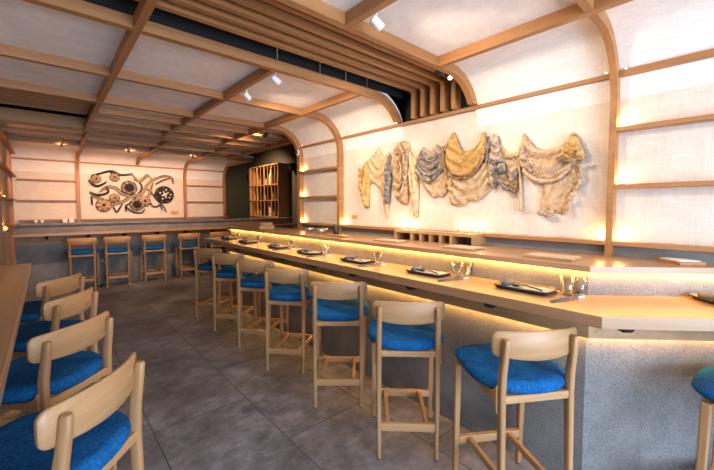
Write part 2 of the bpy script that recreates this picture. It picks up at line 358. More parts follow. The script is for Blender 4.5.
# ---------------------------------------------------------------- curved ribs, beams and slats
def rib(y, wd, zr, zl, label):
    inn = [(2.38, zr)]+arc(2.08, 2.0, 0.30, 0, 90, 12)+arc(-0.27, 2.0, 0.30, 90, 180, 12)+[(-0.57, zl)]
    out = [(2.44, zr)]+arc(2.08, 2.0, 0.36, 0, 90, 12)+arc(-0.27, 2.0, 0.36, 90, 180, 12)+[(-0.63, zl)]
    if zr > 2.0: 
        a0 = math.degrees(math.asin((zr-2.0)/0.30)); a1 = math.degrees(math.asin((zr-2.0)/0.36))
        inn = arc(2.08, 2.0, 0.30, a0, 90, 12)+arc(-0.27, 2.0, 0.30, 90, 180-a0, 12)
        out = arc(2.08, 2.0, 0.36, a1, 90, 12)+arc(-0.27, 2.0, 0.36, 90, 180-a1, 12)
    mb = MB(); n = len(inn)
    for sgn in (0,):
        vs = [(x, y-wd/2, z) for x, z in inn]+[(x, y-wd/2, z) for x, z in out]+[(x, y+wd/2, z) for x, z in inn]+[(x, y+wd/2, z) for x, z in out]
        fs = []
        for i in range(n-1):
            fs += [(i, i+1, n+i+1, n+i), (2*n+i, 3*n+i, 3*n+i+1, 2*n+i+1), (i, 2*n+i, 2*n+i+1, i+1), (n+i, n+i+1, 3*n+i+1, 3*n+i)]
        fs += [(0, n, 3*n, 2*n), (n-1, 3*n-1, 4*n-1, 2*n-1)]
        mb._add(vs, fs)
    o = mb.build('ceiling_rib', 'cwood_x'); tag(o, label, 'rib', 'curved wooden ribs'); return o
rib(0.54, 0.034, 1.119, 0.973, 'curved rib and post between the draped wall hanging and the right-hand shelves')
rib(1.40, 0.045, 2.148, 2.148, 'curved ceiling rib on the near side of the open slatted bay')
rib(2.135, 0.045, 2.148, 2.148, 'curved ceiling rib on the far side of the dark open slatted bay')
rib(3.00, 0.045, 1.119, 0.973, 'curved wooden rib and post at the far left end of the draped wall hanging')
rib(3.80, 0.060, 1.119, 0.0, 'curved wooden rib and post ending the right wall beside the dark alcove')

def beam(x0, x1, y0, y1, z0, z1, mat, label, name='ceiling_beam', bev=0.002):
    o = MB().box(x0, x1, y0, y1, z0, z1, bev).build(name, mat); tag(o, label, 'beam', 'ceiling beams'); return o
beam(0.36, 0.40, -2.3, 5.26, 2.297, TZ, 'cwood_y', 'long ceiling beam running lengthwise nearest the left wall, crossing the dark slot')
beam(1.14, 1.18, -2.3, 1.377, 2.297, TZ, 'cwood_y', 'short lengthwise beam at the top of the photo beside a white spotlight')
beam(1.14, 1.18, 2.158, 5.26, 2.297, TZ, 'cwood_y', 'lengthwise ceiling beam carrying the two white spotlights in the middle of the ceiling')
beam(1.91, 1.95, -2.3, 1.377, 2.297, TZ, 'cwood_y', 'lengthwise beam along the cove edge above the wall hanging, near the right-hand shelves')
beam(1.91, 1.95, 2.158, 5.26, 2.297, TZ, 'cwood_y', 'lengthwise beam along the cove edge beyond the slatted bay, orange lit by a spotlight')
for i, y in enumerate((4.22, 4.66, 5.08)):
    beam(0.40, 2.58, y-0.022, y+0.022, 2.30, TZ, 'cwood_x', ('first', 'second', 'third')[i]+' cross beam behind the far curved rib, running over the middle ceiling bays')
beam(-0.6, 2.60, 5.19, 5.235, 2.30, 2.43, 'cwood_x', 'cross beam in front of the thin black gap across the far ceiling')
beam(-0.6, 2.60, 5.325, 5.385, 2.30, 2.41, 'cwood_x', 'cross beam just behind the thin black gap across the far ceiling')
beam(-0.6, 2.60, 5.975, 6.025, 2.30, TZ, 'cwood_x', 'middle cross beam of the far ceiling above the back bar stools')
beam(-0.6, 3.10, 6.625, 6.675, 2.29, TZ, 'cwood_x', 'last cross beam before the back wall, glowing under small downlights')
for x, lab in ((0.42, 'far lengthwise beam leading to the left post of the flower wall art'), (1.32, 'far lengthwise beam leading to the middle of the flower wall art'), (2.15, 'far lengthwise beam leading to the right post of the flower wall art')):
    beam(x-0.02, x+0.02, 5.385, 6.625, 2.297, TZ, 'cwood_y', lab)
beam(2.58, 2.63, 3.86, 6.625, 2.28, 2.40, 'cwood_y', 'edge beam of the far ceiling beside the dark alcove')
# slats over the open bay, each a ceiling run with its drop down the wall
for k in range(5):
    y = 1.955-0.099*k
    mb = MB()
    pts = [(LX+0.02, 2.15), (LX+0.02, 2.46), (2.44, 2.46), (2.44, 2.15), (2.36, 2.15), (2.36, 2.352), (2.342, 2.37), (-0.54, 2.37), (-0.55, 2.36), (-0.55, 2.15)]
    mb.prism(pts, y-0.018, y+0.018, 'xz')
    o = mb.build('ceiling_slat', 'cwood_x'); tag(o, ('farthest of the five L-shaped ceiling slats, next to the black gap', 'second L-shaped slat from the black gap in the ceiling slot', 'middle one of the five L-shaped slats in the ceiling slot', 'fourth L-shaped slat from the black gap in the ceiling slot', 'nearest of the five L-shaped slats in the ceiling slot, beside the twin spotlights')[k], 'slat', 'L-shaped ceiling slats')
gr = thing('slatted_ceiling_panel', 'panel of thin wooden slats in the left ceiling bay near the back', 'slat panel', (0, 0, 0))
for k in range(10):
    y = 3.93+0.085*k
    MB().box(-0.60, 0.358, y-0.017, y+0.017, 2.366, 2.375, 0.001).build('slat', 'cwood_x', gr)
for i, x in enumerate((1.16, 1.50, 1.74, 1.96)):
    o = MB().tube([(0, 0, 0), (0, 0, 0.75)], 0.0025, 6).build('suspension_wire', 'steel')
    tag(o, ('leftmost', 'second from left', 'third from left', 'rightmost')[i]+' of the four thin steel wires in the dark ceiling slot', 'wire', 'suspension wires', (x, 2.095, 2.355))

# ---------------------------------------------------------------- rails, shelves and back wall frame
def shelf(x0, x1, y0, y1, z0, z1, mat, label, name='wall_shelf', cat='shelf', group='wall shelves'):
    o = MB().box(x0, x1, y0, y1, z0, z1, 0.002).build(name, mat); tag(o, label, cat, group); return o
shelf(2.40, WX, 0.557, 3.77, 2.120, 2.147, 'cwood_y', 'long upper wooden rail above the draped wall hanging', 'wall_rail', 'rail', 'wall rails')
shelf(2.375, WX, 0.557, 2.978, 1.181, 1.205, 'cwood_y', 'long lower wooden rail under the draped wall hanging', 'wall_rail', 'rail', 'wall rails')
shelf(2.375, WX, 3.022, 3.77, 1.181, 1.205, 'cwood_y', 'lowest shelf of the shelf bay beside the dark alcove', 'wall_shelf')
for z, l in ((1.50, 'lower middle shelf of the shelf bay beside the dark alcove'), (1.815, 'upper middle shelf of the shelf bay beside the dark alcove')):
    shelf(2.375, WX, 3.022, 3.77, z, z+0.024, 'cwood_y', l)
shelf(2.385, WX, -2.3, 0.523, 2.115, 2.147, 'cwood_y', 'top shelf on the right-hand wall right of the curved post')
for z, l in ((1.181, 'lowest shelf on the right-hand wall just above the grey strip'), (1.50, 'second shelf from the bottom on the right-hand wall right of the curved post'), (1.815, 'second shelf from the top on the right-hand wall right of the curved post')):
    shelf(2.375, WX, -2.3, 0.523, z, z+0.024, 'cwood_y', l)
# back wall posts and rails
def bpost(x, z0, label):
    a0 = 0.0 if z0 < 2.0 else math.degrees(math.asin((z0-2.0)/0.30)); a1 = 0.0 if z0 < 2.0 else math.degrees(math.asin((z0-2.0)/0.355))
    inn = ([(8.145, z0)] if z0 < 2.0 else [])+arc(7.845, 2.0, 0.30, a0, 90, 10)+[(6.68, 2.30)]
    out = ([(8.20, z0)] if z0 < 2.0 else [])+arc(7.845, 2.0, 0.355, a1, 90, 10)+[(6.68, 2.355)]
    n = len(inn); wd = 0.05
    vs = [(x-wd/2, a, b) for a, b in inn+out]+[(x+wd/2, a, b) for a, b in inn+out]; m = 2*n; fs = []
    for i in range(n-1): fs += [(i, i+1, n+i+1, n+i), (m+i, m+n+i, m+n+i+1, m+i+1), (i, m+i, m+i+1, i+1), (n+i, n+i+1, m+n+i+1, m+n+i)]
    fs += [(0, n, m+n, m), (n-1, m+n-1, m+2*n-1, 2*n-1)]
    o = MB()._add(vs, fs).build('wall_post', 'cwood_z'); tag(o, label, 'post', 'back wall posts')
bpost(0.45, 1.119, 'wooden post at the left side of the flower wall art')
bpost(1.375, 2.216, 'short wooden stub post above the middle of the flower wall art')
bpost(2.26, 1.119, 'wooden post at the right side of the flower wall art')
bpost(3.11, 1.119, 'wooden end post of the back wall beside the dark green passage')
mb = MB().box(LX, 3.085, 8.085, 8.15, 2.190, 2.214, 0.002); o = mb.build('wall_rail', 'cwood_x'); tag(o, 'upper rail across the whole back wall above the flower art', 'rail', 'wall rails')
shelf(0.476, 2.234, 8.15, 8.20, 1.15, 1.172, 'cwood_x', 'lower rail under the flower wall art on the back wall', 'wall_rail', 'rail', 'wall rails')
for (x0, x1, side) in ((LX+0.28, 0.424, 'left'), (2.286, 3.084, 'right')):
    for z, nm in ((1.15, 'lowest'), (1.49, 'middle'), (1.845, 'top')):
        shelf(x0, x1, 8.14, 8.20, z, z+0.026, 'cwood_x', '%s shelf of the bay to the %s of the flower wall art' % (nm, side))
# back left rack
rk = thing('wall_rack', 'tall wooden rack with amber glow on the left wall by the back bar', 'rack', (-0.40, 5.25, 0))
for z in (1.119, 1.49, 1.86, 2.22): MB().box(0, 0.07, 0, 2.48, z, z+0.022, 0.002).build('shelf_board', 'cwood_y', rk)
for k in range(11):
    y = 0.0+0.246*k
    MB().box(0.0, 0.016, y, y+0.026, 0.0, 2.22, 0.002).build('batten', 'cwood_z', rk)
MB().box(-0.228, -0.001, 0, 2.48, 0, 2.26, 0).build('back_panel', 'cwood_z', rk)
for z in (1.141, 1.512, 1.882):
    o = MB().lathe([(0.0, 0), (0.014, 0), (0.014, 0.012), (0.0, 0.018)], 10).build('light_puck', 'lamp_dim', rk); o.location = (0.030, 0.62, z)
    l = light('POINT', 'glow', (0.030, 0.62, z+0.05), 0.35, (1.0, 0.50, 0.14), radius=0.012); l.parent = rk

# ---------------------------------------------------------------- the sushi bar
BX, BY, T = 1.94, 0.515, math.tan(R(22.5)); Y1 = 4.95
def barline(d, yend=Y1, xe=WX-0.016):
    xc, yc = BX-d, BY-T*d
    return [(xc, yend), (xc, yc), (xe, yc-(xe-xc))]
def barpoly(d0, d1, yend=Y1): return barline(d0, yend)+barline(d1, yend)[::-1]
bar = thing('sushi_bar', 'long speckled concrete bar with glowing light strips and an angled near end', 'bar', (0, 0, 0))
MB().prism(barpoly(0, -0.12), 0.0, 1.090, 'xy').build('concrete_wall', 'concrete', bar)
MB().prism(barpoly(0.055, 0.035, Y1-0.01), 0.782, 0.926, 'xy').build('apron', 'oak_y', bar)
MB().prism(barpoly(0.033, 0.008, Y1-0.02), 0.792, 0.795, 'xy').build('light_strip', 'led', bar)
MB().prism(barpoly(0.028, 0.006, 4.88), 1.0880, 1.0902, 'xy').build('light_strip', 'led', bar)
for y in (0.911, 1.451, 2.025, 2.535, 3.093, 3.622, 4.224):
    MB().prism([(1.68, 0.926), (1.885, 0.926), (1.885, 0.865), (1.735, 0.865)], y-0.018, y+0.018, 'yz' if False else 'xz').build('bracket', 'black', bar)
b_ = MB().prism([(-0.205, 0.926), (0.0, 0.926), (0.0, 0.865), (-0.15, 0.865)], -0.018, 0.018, 'xz').build('bracket', 'black', bar)
b_.location = (1.90+0.02, 0.46, 0); b_.location = (1.86, 0.495-0.03, 0); b_.rotation_euler = (0, 0, R(45)); b_.location = (1.94-0.0389+0.035, 0.515-0.0389-0.035, 0)
MB().box(BX-0.0015, BX+0.01, 1.199, 1.2015, 0, 0.80, 0).build('panel_joint', 'greywall', bar)
ct = thing('bar_countertop', 'long light oak countertop of the concrete bar where the place settings lie', 'countertop', (0, 0, 0))
o_, i_ = barline(0.342), barline(0.0)
MB().prism([o_[0], o_[1], i_[1], (i_[0][0], Y1)], 0.926, 0.973, 'xy').build('main_slab', 'top_y', ct)
def rot_part(pts, z0, z1, name, mat, parent):
    c, s = math.cos(R(45)), math.sin(R(45))
    q = [(x*c-y*s, x*s+y*c) for x, y in pts]
    o = MB().prism(q, z0, z1, 'xy').build(name, mat, parent); o.rotation_euler = (0, 0, R(-45)); return o
rot_part([o_[1], o_[2], i_[2], i_[1]], 0.926, 0.973, 'angled_slab', 'top_x', ct)
lg = thing('bar_ledge', 'raised light oak ledge on top of the concrete bar against the wall', 'ledge', (0, 0, 0))
l_ = barline(0.042)
mx = WX-0.016
MB().prism([(l_[0][0], 4.9), l_[1], (mx, l_[1][1]+(mx-l_[1][0])*T), (mx, 4.9)], 1.0905, 1.119, 'xy').build('main_slab', 'top_y', lg)
rot_part([l_[1], (mx, l_[1][1]-(mx-l_[1][0])), (mx, l_[1][1]+(mx-l_[1][0])*T)], 1.0905, 1.119, 'angled_slab', 'top_x', lg)
# back bar
bb = thing('back_bar', 'concrete bar along the back wall under the flower art', 'bar', (0, 0, 0))
MB().box(LX, 4.65, 7.80, 7.92, 0, 1.090, 0).build('concrete_wall', 'concrete', bb)
MB().box(LX, 4.62, 7.745, 7.765, 0.805, 0.926, 0).build('apron', 'cwood_x', bb)
MB().box(LX, 4.60, 7.767, 7.792, 0.812, 0.820, 0).build('light_strip', 'led_dim', bb)
for x in (-0.007, 0.531, 1.063, 1.599, 2.104, 2.65):
    MB().prism([(7.54, 0.926), (7.745, 0.926), (7.745, 0.865), (7.595, 0.865)], x-0.018, x+0.018, 'yz').build('bracket', 'black', bb)
o = MB().box(LX, 4.64, 7.47, 7.80, 0.926, 0.973, 0.003).build('bar_countertop', 'top_x'); tag(o, 'dim wooden countertop of the back bar behind the far row of stools', 'countertop')
o = MB().box(LX, 4.66, 7.755, 8.14, 1.0905, 1.119, 0.002).build('bar_ledge', 'concrete'); tag(o, 'raised grey ledge of the back bar under the flower art', 'ledge')
# left wall table
tb = thing('wall_table', 'high oak table at the left edge of the photo with four stools pulled up', 'table', (-0.63, -0.6, 0))
MB().box(0.0, 0.535, 0.0, 4.21, 0.935, 0.973, 0.003).build('tabletop', 'top_y', tb)
for y in (0.25, 2.1, 3.9): MB().box(0.02, 0.26, y, y+0.05, 0, 0.935, 0.002).build('support_panel', 'oak_z', tb)
# wine cabinet in the alcove
wc = thing('bottle_cabinet', 'tall open wooden bottle cabinet with thin bars in the dark alcove', 'cabinet', (4.56, 8.27, 0))
for z in (1.11, 1.56, 1.985, 2.52): MB().box(0, 0.32, 0, 1.72, z, z+0.025, 0.002).build('shelf_board', 'oak_y', wc)
for y in (0.0, 0.36, 0.79, 1.22, 1.695): MB().box(0, 0.03, y, y+0.025, 0.0, 2.545, 0.002).build('upright', 'oak_z', wc)
for y in (0.0, 1.695): MB().box(0.031, 0.32, y, y+0.025, 0.0, 2.545, 0.002).build('side_panel', 'oak_z', wc)
for y in (0.18, 0.58, 1.0, 1.42, 1.56): MB().box(0.004, 0.018, y, y+0.014, 0.775, 2.52, 0).build('bar', 'oak_z', wc)
MB().box(0.30, 0.32, 0.025, 1.695, 0.0, 2.52, 0.0).build('back_panel', 'void', wc)  # black paints in the interior's shade; a greyer panel looked lit
MB().box(0.03, 0.30, 0.03, 1.69, 0.0, 0.75, 0.0).build('base_cupboard', 'oak_z', wc)

# ---------------------------------------------------------------- stools
def seat_rows():
    top = []; N = 40
    def outline(t):           # closed outline, t in 0..1, returns x,y for unit scale
        a = 2*math.pi*t; c, s = math.cos(a), math.sin(a)
        e = 0.62 if s > 0 else 0.85
        x = math.copysign(abs(c)**e, c)*0.222; y = math.copysign(abs(s)**(0.42 if s > 0 else 0.80), s)*0.212
        if s > 0: x *= 1.0-0.06*(y/0.212)
        return x, y+0.212
    def zt(x, y):
        u = x/0.222; v = (y-0.212)/0.212
        return 0.664+0.006*u*u+0.004*max(0, v)**2-0.006*(1-v*v)*(1-u*u)+0.008*max(0, -v)
    rows = []
    prof = [(0.0, 1.0), (0.35, 1.0), (0.65, 0.99), (0.85, 0.95), (0.95, 0.82), (0.995, 0.55), (1.0, 0.30), (0.97, 0.10), (0.90, 0.0), (0.5, 0.0), (0.0, 0.0)]
    for k, h in prof:
        r = []
        for i in range(N+1):
            x, y = outline(i/N); px, py = x*k, 0.212+(y-0.212)*k
            zt_ = zt(px, py); th = 0.060-0.030*max(0, min(1, (py-0.12)/0.28))
            r.append((px, py-0.030*max(0, min(1, (0.30-py)/0.30)), zt_-th*(1-h)))
        rows.append(r)
    return rows
def make_stool(name, label, group, dark=False):
    t = thing(name, label, 'stool', (0, 0, 0), 0, group)
    mb = MB().grid(seat_rows()); bmesh.ops.remove_doubles(mb.bm, verts=mb.bm.verts, dist=1e-5); bmesh.ops.recalc_face_normals(mb.bm, faces=mb.bm.faces)
    mb.build('seat', 'blue', t)
    # backrest: curved plank
    rows = []; W = 0.198; n = 24
    def bz(u): return 0.887-0.006*u*u, 0.763+0.016*u*u
    def by(u): return -0.027+0.050*u*u
    ring = []
    us = [-1, -.995, -.985, -.965, -.94, -.91, -.88, -.82]+[-0.75+0.075*k for k in range(21)]+[.82, .88, .91, .94, .965, .985, .995, 1]; n = len(us)-1
    for i in range(n+1):
        u = us[i]; zt_, zb_ = bz(u); x = u*W; y = by(u); th = 0.015
        e = max(0.0, (abs(u)-0.88)/0.12); sh = 0.024*(1-math.sqrt(max(0, 1-e*e)))
        zt_ -= sh; zb_ += sh; b = 0.004
        dy = 2*0.050*u/W; L = math.hypot(1, dy); nx, ny = -dy/L, 1/L
        def q(o, z): return (x+nx*o, y+ny*o, z)
        ring.append([q(-th/2, zb_+b), q(-th/2, zt_-b), q(-th/2+b, zt_), q(th/2-b, zt_), q(th/2, zt_-b), q(th/2, zb_+b), q(th/2-b, zb_), q(-th/2+b, zb_)])
    vs = [v for g in ring for v in g]; fs = []; m = 8
    for i in range(n):
        for k in range(m): fs.append((i*m+k, i*m+(k+1) % m, (i+1)*m+(k+1) % m, (i+1)*m+k))
    fs += [tuple(range(m)), tuple(range(n*m, (n+1)*m))]
    o = MB()._add(vs, fs).build('backrest', 'oak_x', t)
    for p in o.data.polygons: p.use_smooth = len(p.vertices) == 4 and abs(p.normal.z) < 0.3
    for s in (-1, 1):
        # rear leg runs up behind the backrest as its post
        pts = [(s*0.158, -0.012, 0.006), (s*0.160, -0.006, 0.30), (s*0.160, 0.004, 0.60), (s*0.160, 0.000, 0.70), (s*0.158, -0.016, 0.80), (s*0.157, -0.022, 0.848), (s*0.157, -0.022, 0.857)]
        lb = MB(); sec = [(0.011, 0.013), (0.0130, 0.0165), (0.0145, 0.0200), (0.0145, 0.0195), (0.0135, 0.0165), (0.0125, 0.0148), (0.0095, 0.0115)]
        lb.grid([[(x+wx*math.copysign(abs(math.cos(a))**0.6, math.cos(a)), y+wy*math.copysign(abs(math.sin(a))**0.6, math.sin(a)), z) for a in [2*math.pi*k/16 for k in range(17)]] for (x, y, z), (wx, wy) in zip(pts, sec)])
        lb._add([(pts[-1][0]+0.0095*math.copysign(abs(math.cos(a))**0.6, math.cos(a)), pts[-1][1]+0.0115*math.copysign(abs(math.sin(a))**0.6, math.sin(a)), pts[-1][2]) for a in [2*math.pi*k/16 for k in range(16)]], [tuple(range(16))])
        bmesh.ops.remove_doubles(lb.bm, verts=lb.bm.verts, dist=1e-5); bmesh.ops.recalc_face_normals(lb.bm, faces=lb.bm.faces); lg_ = lb.build('leg', 'oak_z', t)
        MB().lathe([(0.0, 0), (0.012, 0), (0.012, 0.007), (0, 0.007)], 10, (s*0.158, -0.012, 0)).build('glide', 'black', lg_)
        fb = MB().bar((s*0.183, 0.372, 0.006), (s*0.186, 0.358, 0.622), 0.026, 0.026, 0.034, 0.034, bev=0.006, seg=2); fl = fb.build('leg', 'oak_z', t)
        MB().lathe([(0.0, 0), (0.012, 0), (0.012, 0.007), (0, 0.007)], 10, (s*0.183, 0.372, 0)).build('glide', 'black', fl)
        # side rail with swept bracket at the rear leg
        prof = [(0.004, 0.530), (0.016, 0.566), (0.045, 0.580), (0.355, 0.588), (0.355, 0.622), (0.20, 0.618), (0.06, 0.612), (0.03, 0.625), (0.006, 0.655)]
        sr = MB().prism(prof, s*0.172-0.011, s*0.172+0.011, 'yz', 0.002).build('side_rail', 'oak_y', t)
        MB().bar((s*0.108, 0.010, 0.180), (s*0.112, 0.352, 0.178), 0.022, 0.034, bev=0.003).build('foot_rail', 'oak_y', t)
    MB().box(-0.150, 0.150, -0.010, 0.014, 0.576, 0.610, 0.003).build('rear_rail', 'oak_x', t)
    MB().box(-0.170, 0.170, 0.348, 0.370, 0.586, 0.624, 0.003).build('front_rail', 'oak_x', t)
    MB().box(-0.150, 0.150, -0.018, 0.008, 0.158, 0.202, 0.003).build('foot_rail', 'oak_x', t)
    MB().box(-0.172, 0.172, 0.352, 0.378, 0.156, 0.198, 0.003).build('foot_rail', 'oak_x', t)
    return t
G1 = 'counter stools along the concrete bar'; G2 = 'counter stools at the left wall table'; G3 = 'counter stools at the back bar'
proto = make_stool('counter_stool', 'blue-seated oak stool nearest the camera along the bar, beside the angled corner', G1)
proto.location = (1.534, 0.583, 0); proto.rotation_euler = (0, 0, R(58-90))
MAIN = [(1.464, 1.230, 46, 'oak stool with blue seat second from the bar corner, seen squarely from behind'),
        (1.486, 1.877, 49, 'blue-seated oak stool third from the bar corner, in front of the bar'),
        (1.473, 2.574, 38, 'blue-seated oak stool fourth from the bar corner, turned toward the counter'),
        (1.485, 3.190, 37, 'blue-seated oak stool fifth from the bar corner in the row'),
        (1.475, 3.830, 37, 'second oak stool from the far end of the row along the concrete bar'),
        (1.475, 4.470, 36, 'farthest oak stool of the row along the concrete bar, at its far end'),
        (2.100, -0.278, 85, 'stool cut off by the right edge of the photo, mostly blue seat showing')]
for x, y, a, l in MAIN: dup(proto, (x, y, 0), R(a-90), l)
LEFT = [(0.108, 1.305, 139, 'nearest oak stool at bottom left by the wall table, with large pale backrest'),
        (0.085, 1.985, 133, 'second nearest stool at the left wall table, blue seat behind the nearest backrest'),
        (0.105, 2.665, 143, 'third stool from the camera at the left wall table'),
        (0.072, 3.335, 139, 'farthest of the stools at the left wall table, at the far table corner')]
for x, y, a, l in LEFT: dup(proto, (x, y, 0), R(a-90), l, G2)
BACK = [(0.42, 7.29, 82, 'leftmost dark-seated stool at the back bar'), (0.90, 7.26, 80, 'second stool from left at the back bar under the flower art'),
        (1.47, 7.26, 85, 'third stool from left at the back bar under the flower art'), (2.07, 7.25, 84, 'fourth stool from left at the back bar'),
        (2.66, 7.24, 88, 'rightmost stool at the back bar, half hidden behind the end of the concrete bar')]
for x, y, a, l in BACK: dup(proto, (x, y, 0), R(a-90), l, G3)

# ---------------------------------------------------------------- place settings
def plate_mesh():
    rows = []
    hx, hy = 0.080, 0.135
    prof = [(0.0, 0.006), (0.80, 0.006), (0.90, 0.010), (1.0, 0.020), (1.02, 0.021), (1.01, 0.017), (0.88, 0.0), (0.0, 0.0)]
    N = 48
    for k, z in prof:
        r = []
        for i in range(N+1):
            a = 2*math.pi*i/N; c, s = math.cos(a), math.sin(a); e = 0.22
            r.append((math.copysign(abs(c)**e, c)*hx*k, math.copysign(abs(s)**e, s)*hy*k, z))
        rows.append(r)
    mb = MB().grid(rows); bmesh.ops.remove_doubles(mb.bm, verts=mb.bm.verts, dist=1e-6); bmesh.ops.recalc_face_normals(mb.bm, faces=mb.bm.faces); return mb
def sheet(hx, hy, z, th, amp=0.0015, n=16):
    top = []; 
    for i in range(n+1):
        x = -hx+2*hx*i/n
        top.append([(x, -hy+2*hy*k/n, z+th+amp*math.sin(7*k/n*3+i*0.5)) for k in range(n+1)])
    mb = MB().grid(top); r = bmesh.ops.extrude_face_region(mb.bm, geom=list(mb.bm.faces))
    for v in [g for g in r['geom'] if isinstance(g, bmesh.types.BMVert)]: v.co.z -= th
    bmesh.ops.recalc_face_normals(mb.bm, faces=mb.bm.faces); return mb
def make_plate(): return plate_mesh().build('plate', 'plate')
def make_napkin():
    mb = sheet(0.052, 0.105, 0.0, 0.006)
    return mb.build('napkin', 'napkin')
def make_towel():
    pts = [(x, 0, 0.017) for x in (-0.05, -0.048, -0.02, 0.02, 0.048, 0.05)]
    mb = MB().tube(pts, [0.012, 0.016, 0.0172, 0.0172, 0.016, 0.012], 14)
    for v in mb.bm.verts: v.co.z *= 0.85
    return mb.build('rolled_towel', 'towel')
def make_spoon():
    t = thing('spoon', 'x', 'spoon')
    mb = MB(); rows = []
    for k, z in ((0.0, 0.002), (0.6, 0.004), (1.0, 0.011), (1.03, 0.012), (1.0, 0.009), (0.55, 0.0), (0.0, 0.0)):
        rows.append([(0.021*k*math.cos(2*math.pi*i/20), 0.030*k*math.sin(2*math.pi*i/20), z) for i in range(21)])
    mb.grid(rows); mb.build('bowl', 'darkwood', t)
    MB().tube([(0, -0.028, 0.010), (0, -0.06, 0.013), (0, -0.11, 0.010), (0, -0.15, 0.006)], [0.004, 0.0038, 0.0045, 0.004], 8).build('handle', 'darkwood', t)
    return t
def make_sticks():
    t = thing('chopsticks', 'x', 'chopsticks')
    for s in (-1, 1): MB().tube([(s*0.005, -0.115, 0.0035), (s*0.005, 0.115, 0.014)], [0.0028, 0.0042], 8).build('stick', 'towel', t)
    return t
def make_rest(): return MB().box(-0.022, 0.022, -0.008, 0.008, 0, 0.010, 0.003, 2).build('chopstick_rest', 'white')
def make_glass():
    return MB().lathe([(0.0, 0.0), (0.026, 0.0), (0.028, 0.004), (0.0315, 0.088), (0.0300, 0.088), (0.026, 0.010), (0.0, 0.009)], 24).build('tumbler', 'glass')
SETS = [(1.83, 0.765, 'nearest the bar corner'), (1.81, 1.36, 'second from the bar corner'), (1.80, 2.03, 'third from the bar corner'), (1.79, 2.67, 'fourth from the bar corner'),
        (1.80, 3.27, 'third from the far end'), (1.79, 3.98, 'second from the far end'), (1.81, 4.60, 'at the far end'), (2.275, 0.045, 'at the right photo edge')]
ZC = 0.973
P0 = {}
def put(key, maker, loc, rz, label, cat, group):
    if key not in P0:
        o = maker(); P0[key] = o; o.location = loc; o.rotation_euler = (0, 0, rz); o['label'] = label; o['category'] = cat; o['group'] = group; return o
    return dup(P0[key], loc, rz, label, group)
def off(x, y, rz, dx, dy, z): return (x+dx*math.cos(rz)-dy*math.sin(rz), y+dx*math.sin(rz)+dy*math.cos(rz), z)
for i, (x, y, w_) in enumerate(SETS):
    rz = R(rnd.uniform(-2, 2)) if i < 7 else R(45)
    put('plate', make_plate, (x, y, ZC), rz, 'dark rectangular plate of the place setting '+w_, 'plate', 'plates on the bar')
    put('napkin', make_napkin, off(x, y, rz, 0.008, -0.022, ZC+0.007), rz, 'folded grey napkin on the plate '+w_, 'napkin', 'napkins on the plates')
    put('towel', make_towel, off(x, y, rz, 0.0, 0.092, ZC+0.0065), rz+R(6), 'rolled grey towel on the plate '+w_, 'towel', 'rolled towels')
    put('spoon', make_spoon, off(x, y, rz, -0.008, 0.045, ZC+0.0145), rz+R(rnd.uniform(-14, -4)), 'dark spoon lying on the napkin of the setting '+w_, 'spoon', 'dark spoons')
    if i < 7:
        put('sticks', make_sticks, off(x, y, rz, -0.045, -0.215, ZC+0.0), R(-107), 'pair of dark chopsticks beside the plate '+w_, 'chopsticks', 'chopsticks on the bar')
        put('rest', make_rest, off(x, y, rz, 0.035, -0.241, ZC), R(-17), 'small white chopstick rest beside the plate '+w_, 'chopstick rest', 'chopstick rests')
        put('glass', make_glass, (x+0.045, y-0.180 if i else y-0.178, ZC), 0, 'clear tumbler closer to the plate, setting '+w_, 'glass', 'tumblers on the bar')
        if i < 2: put('glass', make_glass, (x+0.105, y-0.215, ZC), 0, 'clear tumbler nearer the concrete riser, setting '+w_, 'glass', 'tumblers on the bar')

# ---------------------------------------------------------------- things on the raised ledge
ZL = 1.119
def tray(x, y, hx, hy, rz, label, h=0.012, mat='oak_y', paper=True):
    t = thing('menu_tray', label, 'tray', (x, y, ZL), rz, 'flat trays on the ledge')
    MB().box(-hx, hx, -hy, hy, 0, h, 0.002).build('board', mat, t)
    if paper: MB().box(-hx+0.006, hx-0.006, -hy+0.01, hy-0.01, h, h+0.004, 0.001).build('paper', 'menu', t)
tray(2.06, 0.725, 0.075, 0.125, 0, 'flat pale menu tray on the ledge right above the two nearest tumblers')
tray(2.07, 1.275, 0.08, 0.115, 0, 'flat pale menu tray on the ledge just right of the wooden cubbies')
tray(2.05, 1.92, 0.06, 0.135, 0, 'flat pale menu tray on the ledge in front of the left cubbies')
tray(2.02, 2.585, 0.025, 0.165, 0, 'narrow bare wooden tray on the ledge left of the cubbies', 0.014, 'cwood_y', False)
t = thing('menu_tray', 'large white menu tray with a wooden end on the angled ledge, far right', 'tray', (2.37, 0.235, ZL), R(0), 'flat trays on the ledge')
MB().prism([(-0.105, -0.010), (-0.02, -0.095), (0.045, -0.03), (0.045, 0.05), (0.0, 0.095)], 0, 0.014, 'xy', 0.001).build('board', 'cwood_x', t)
MB().prism([(-0.085, -0.006), (-0.015, -0.076), (0.04, -0.022), (0.04, 0.045), (0.0, 0.078)], 0.0145, 0.019, 'xy', 0.001).build('paper', 'paper', t)
o = thing('wooden_box', 'lower wide orange-lit wooden box at the far end of the ledge', 'box', (2.07, 4.40, ZL), 0, 'wooden boxes at the ledge end')
MB().box(-0.10, 0.10, -0.36, 0.36, 0, 0.035, 0.002).build('case', 'oak_y', o); MB().box(-0.104, 0.104, -0.364, 0.364, 0.035, 0.043, 0.002).build('lid', 'oak_y', o)
o = thing('wooden_box', 'upper smaller wooden box stacked at the far end of the ledge', 'box', (2.09, 4.36, ZL+0.043), 0, 'wooden boxes at the ledge end')
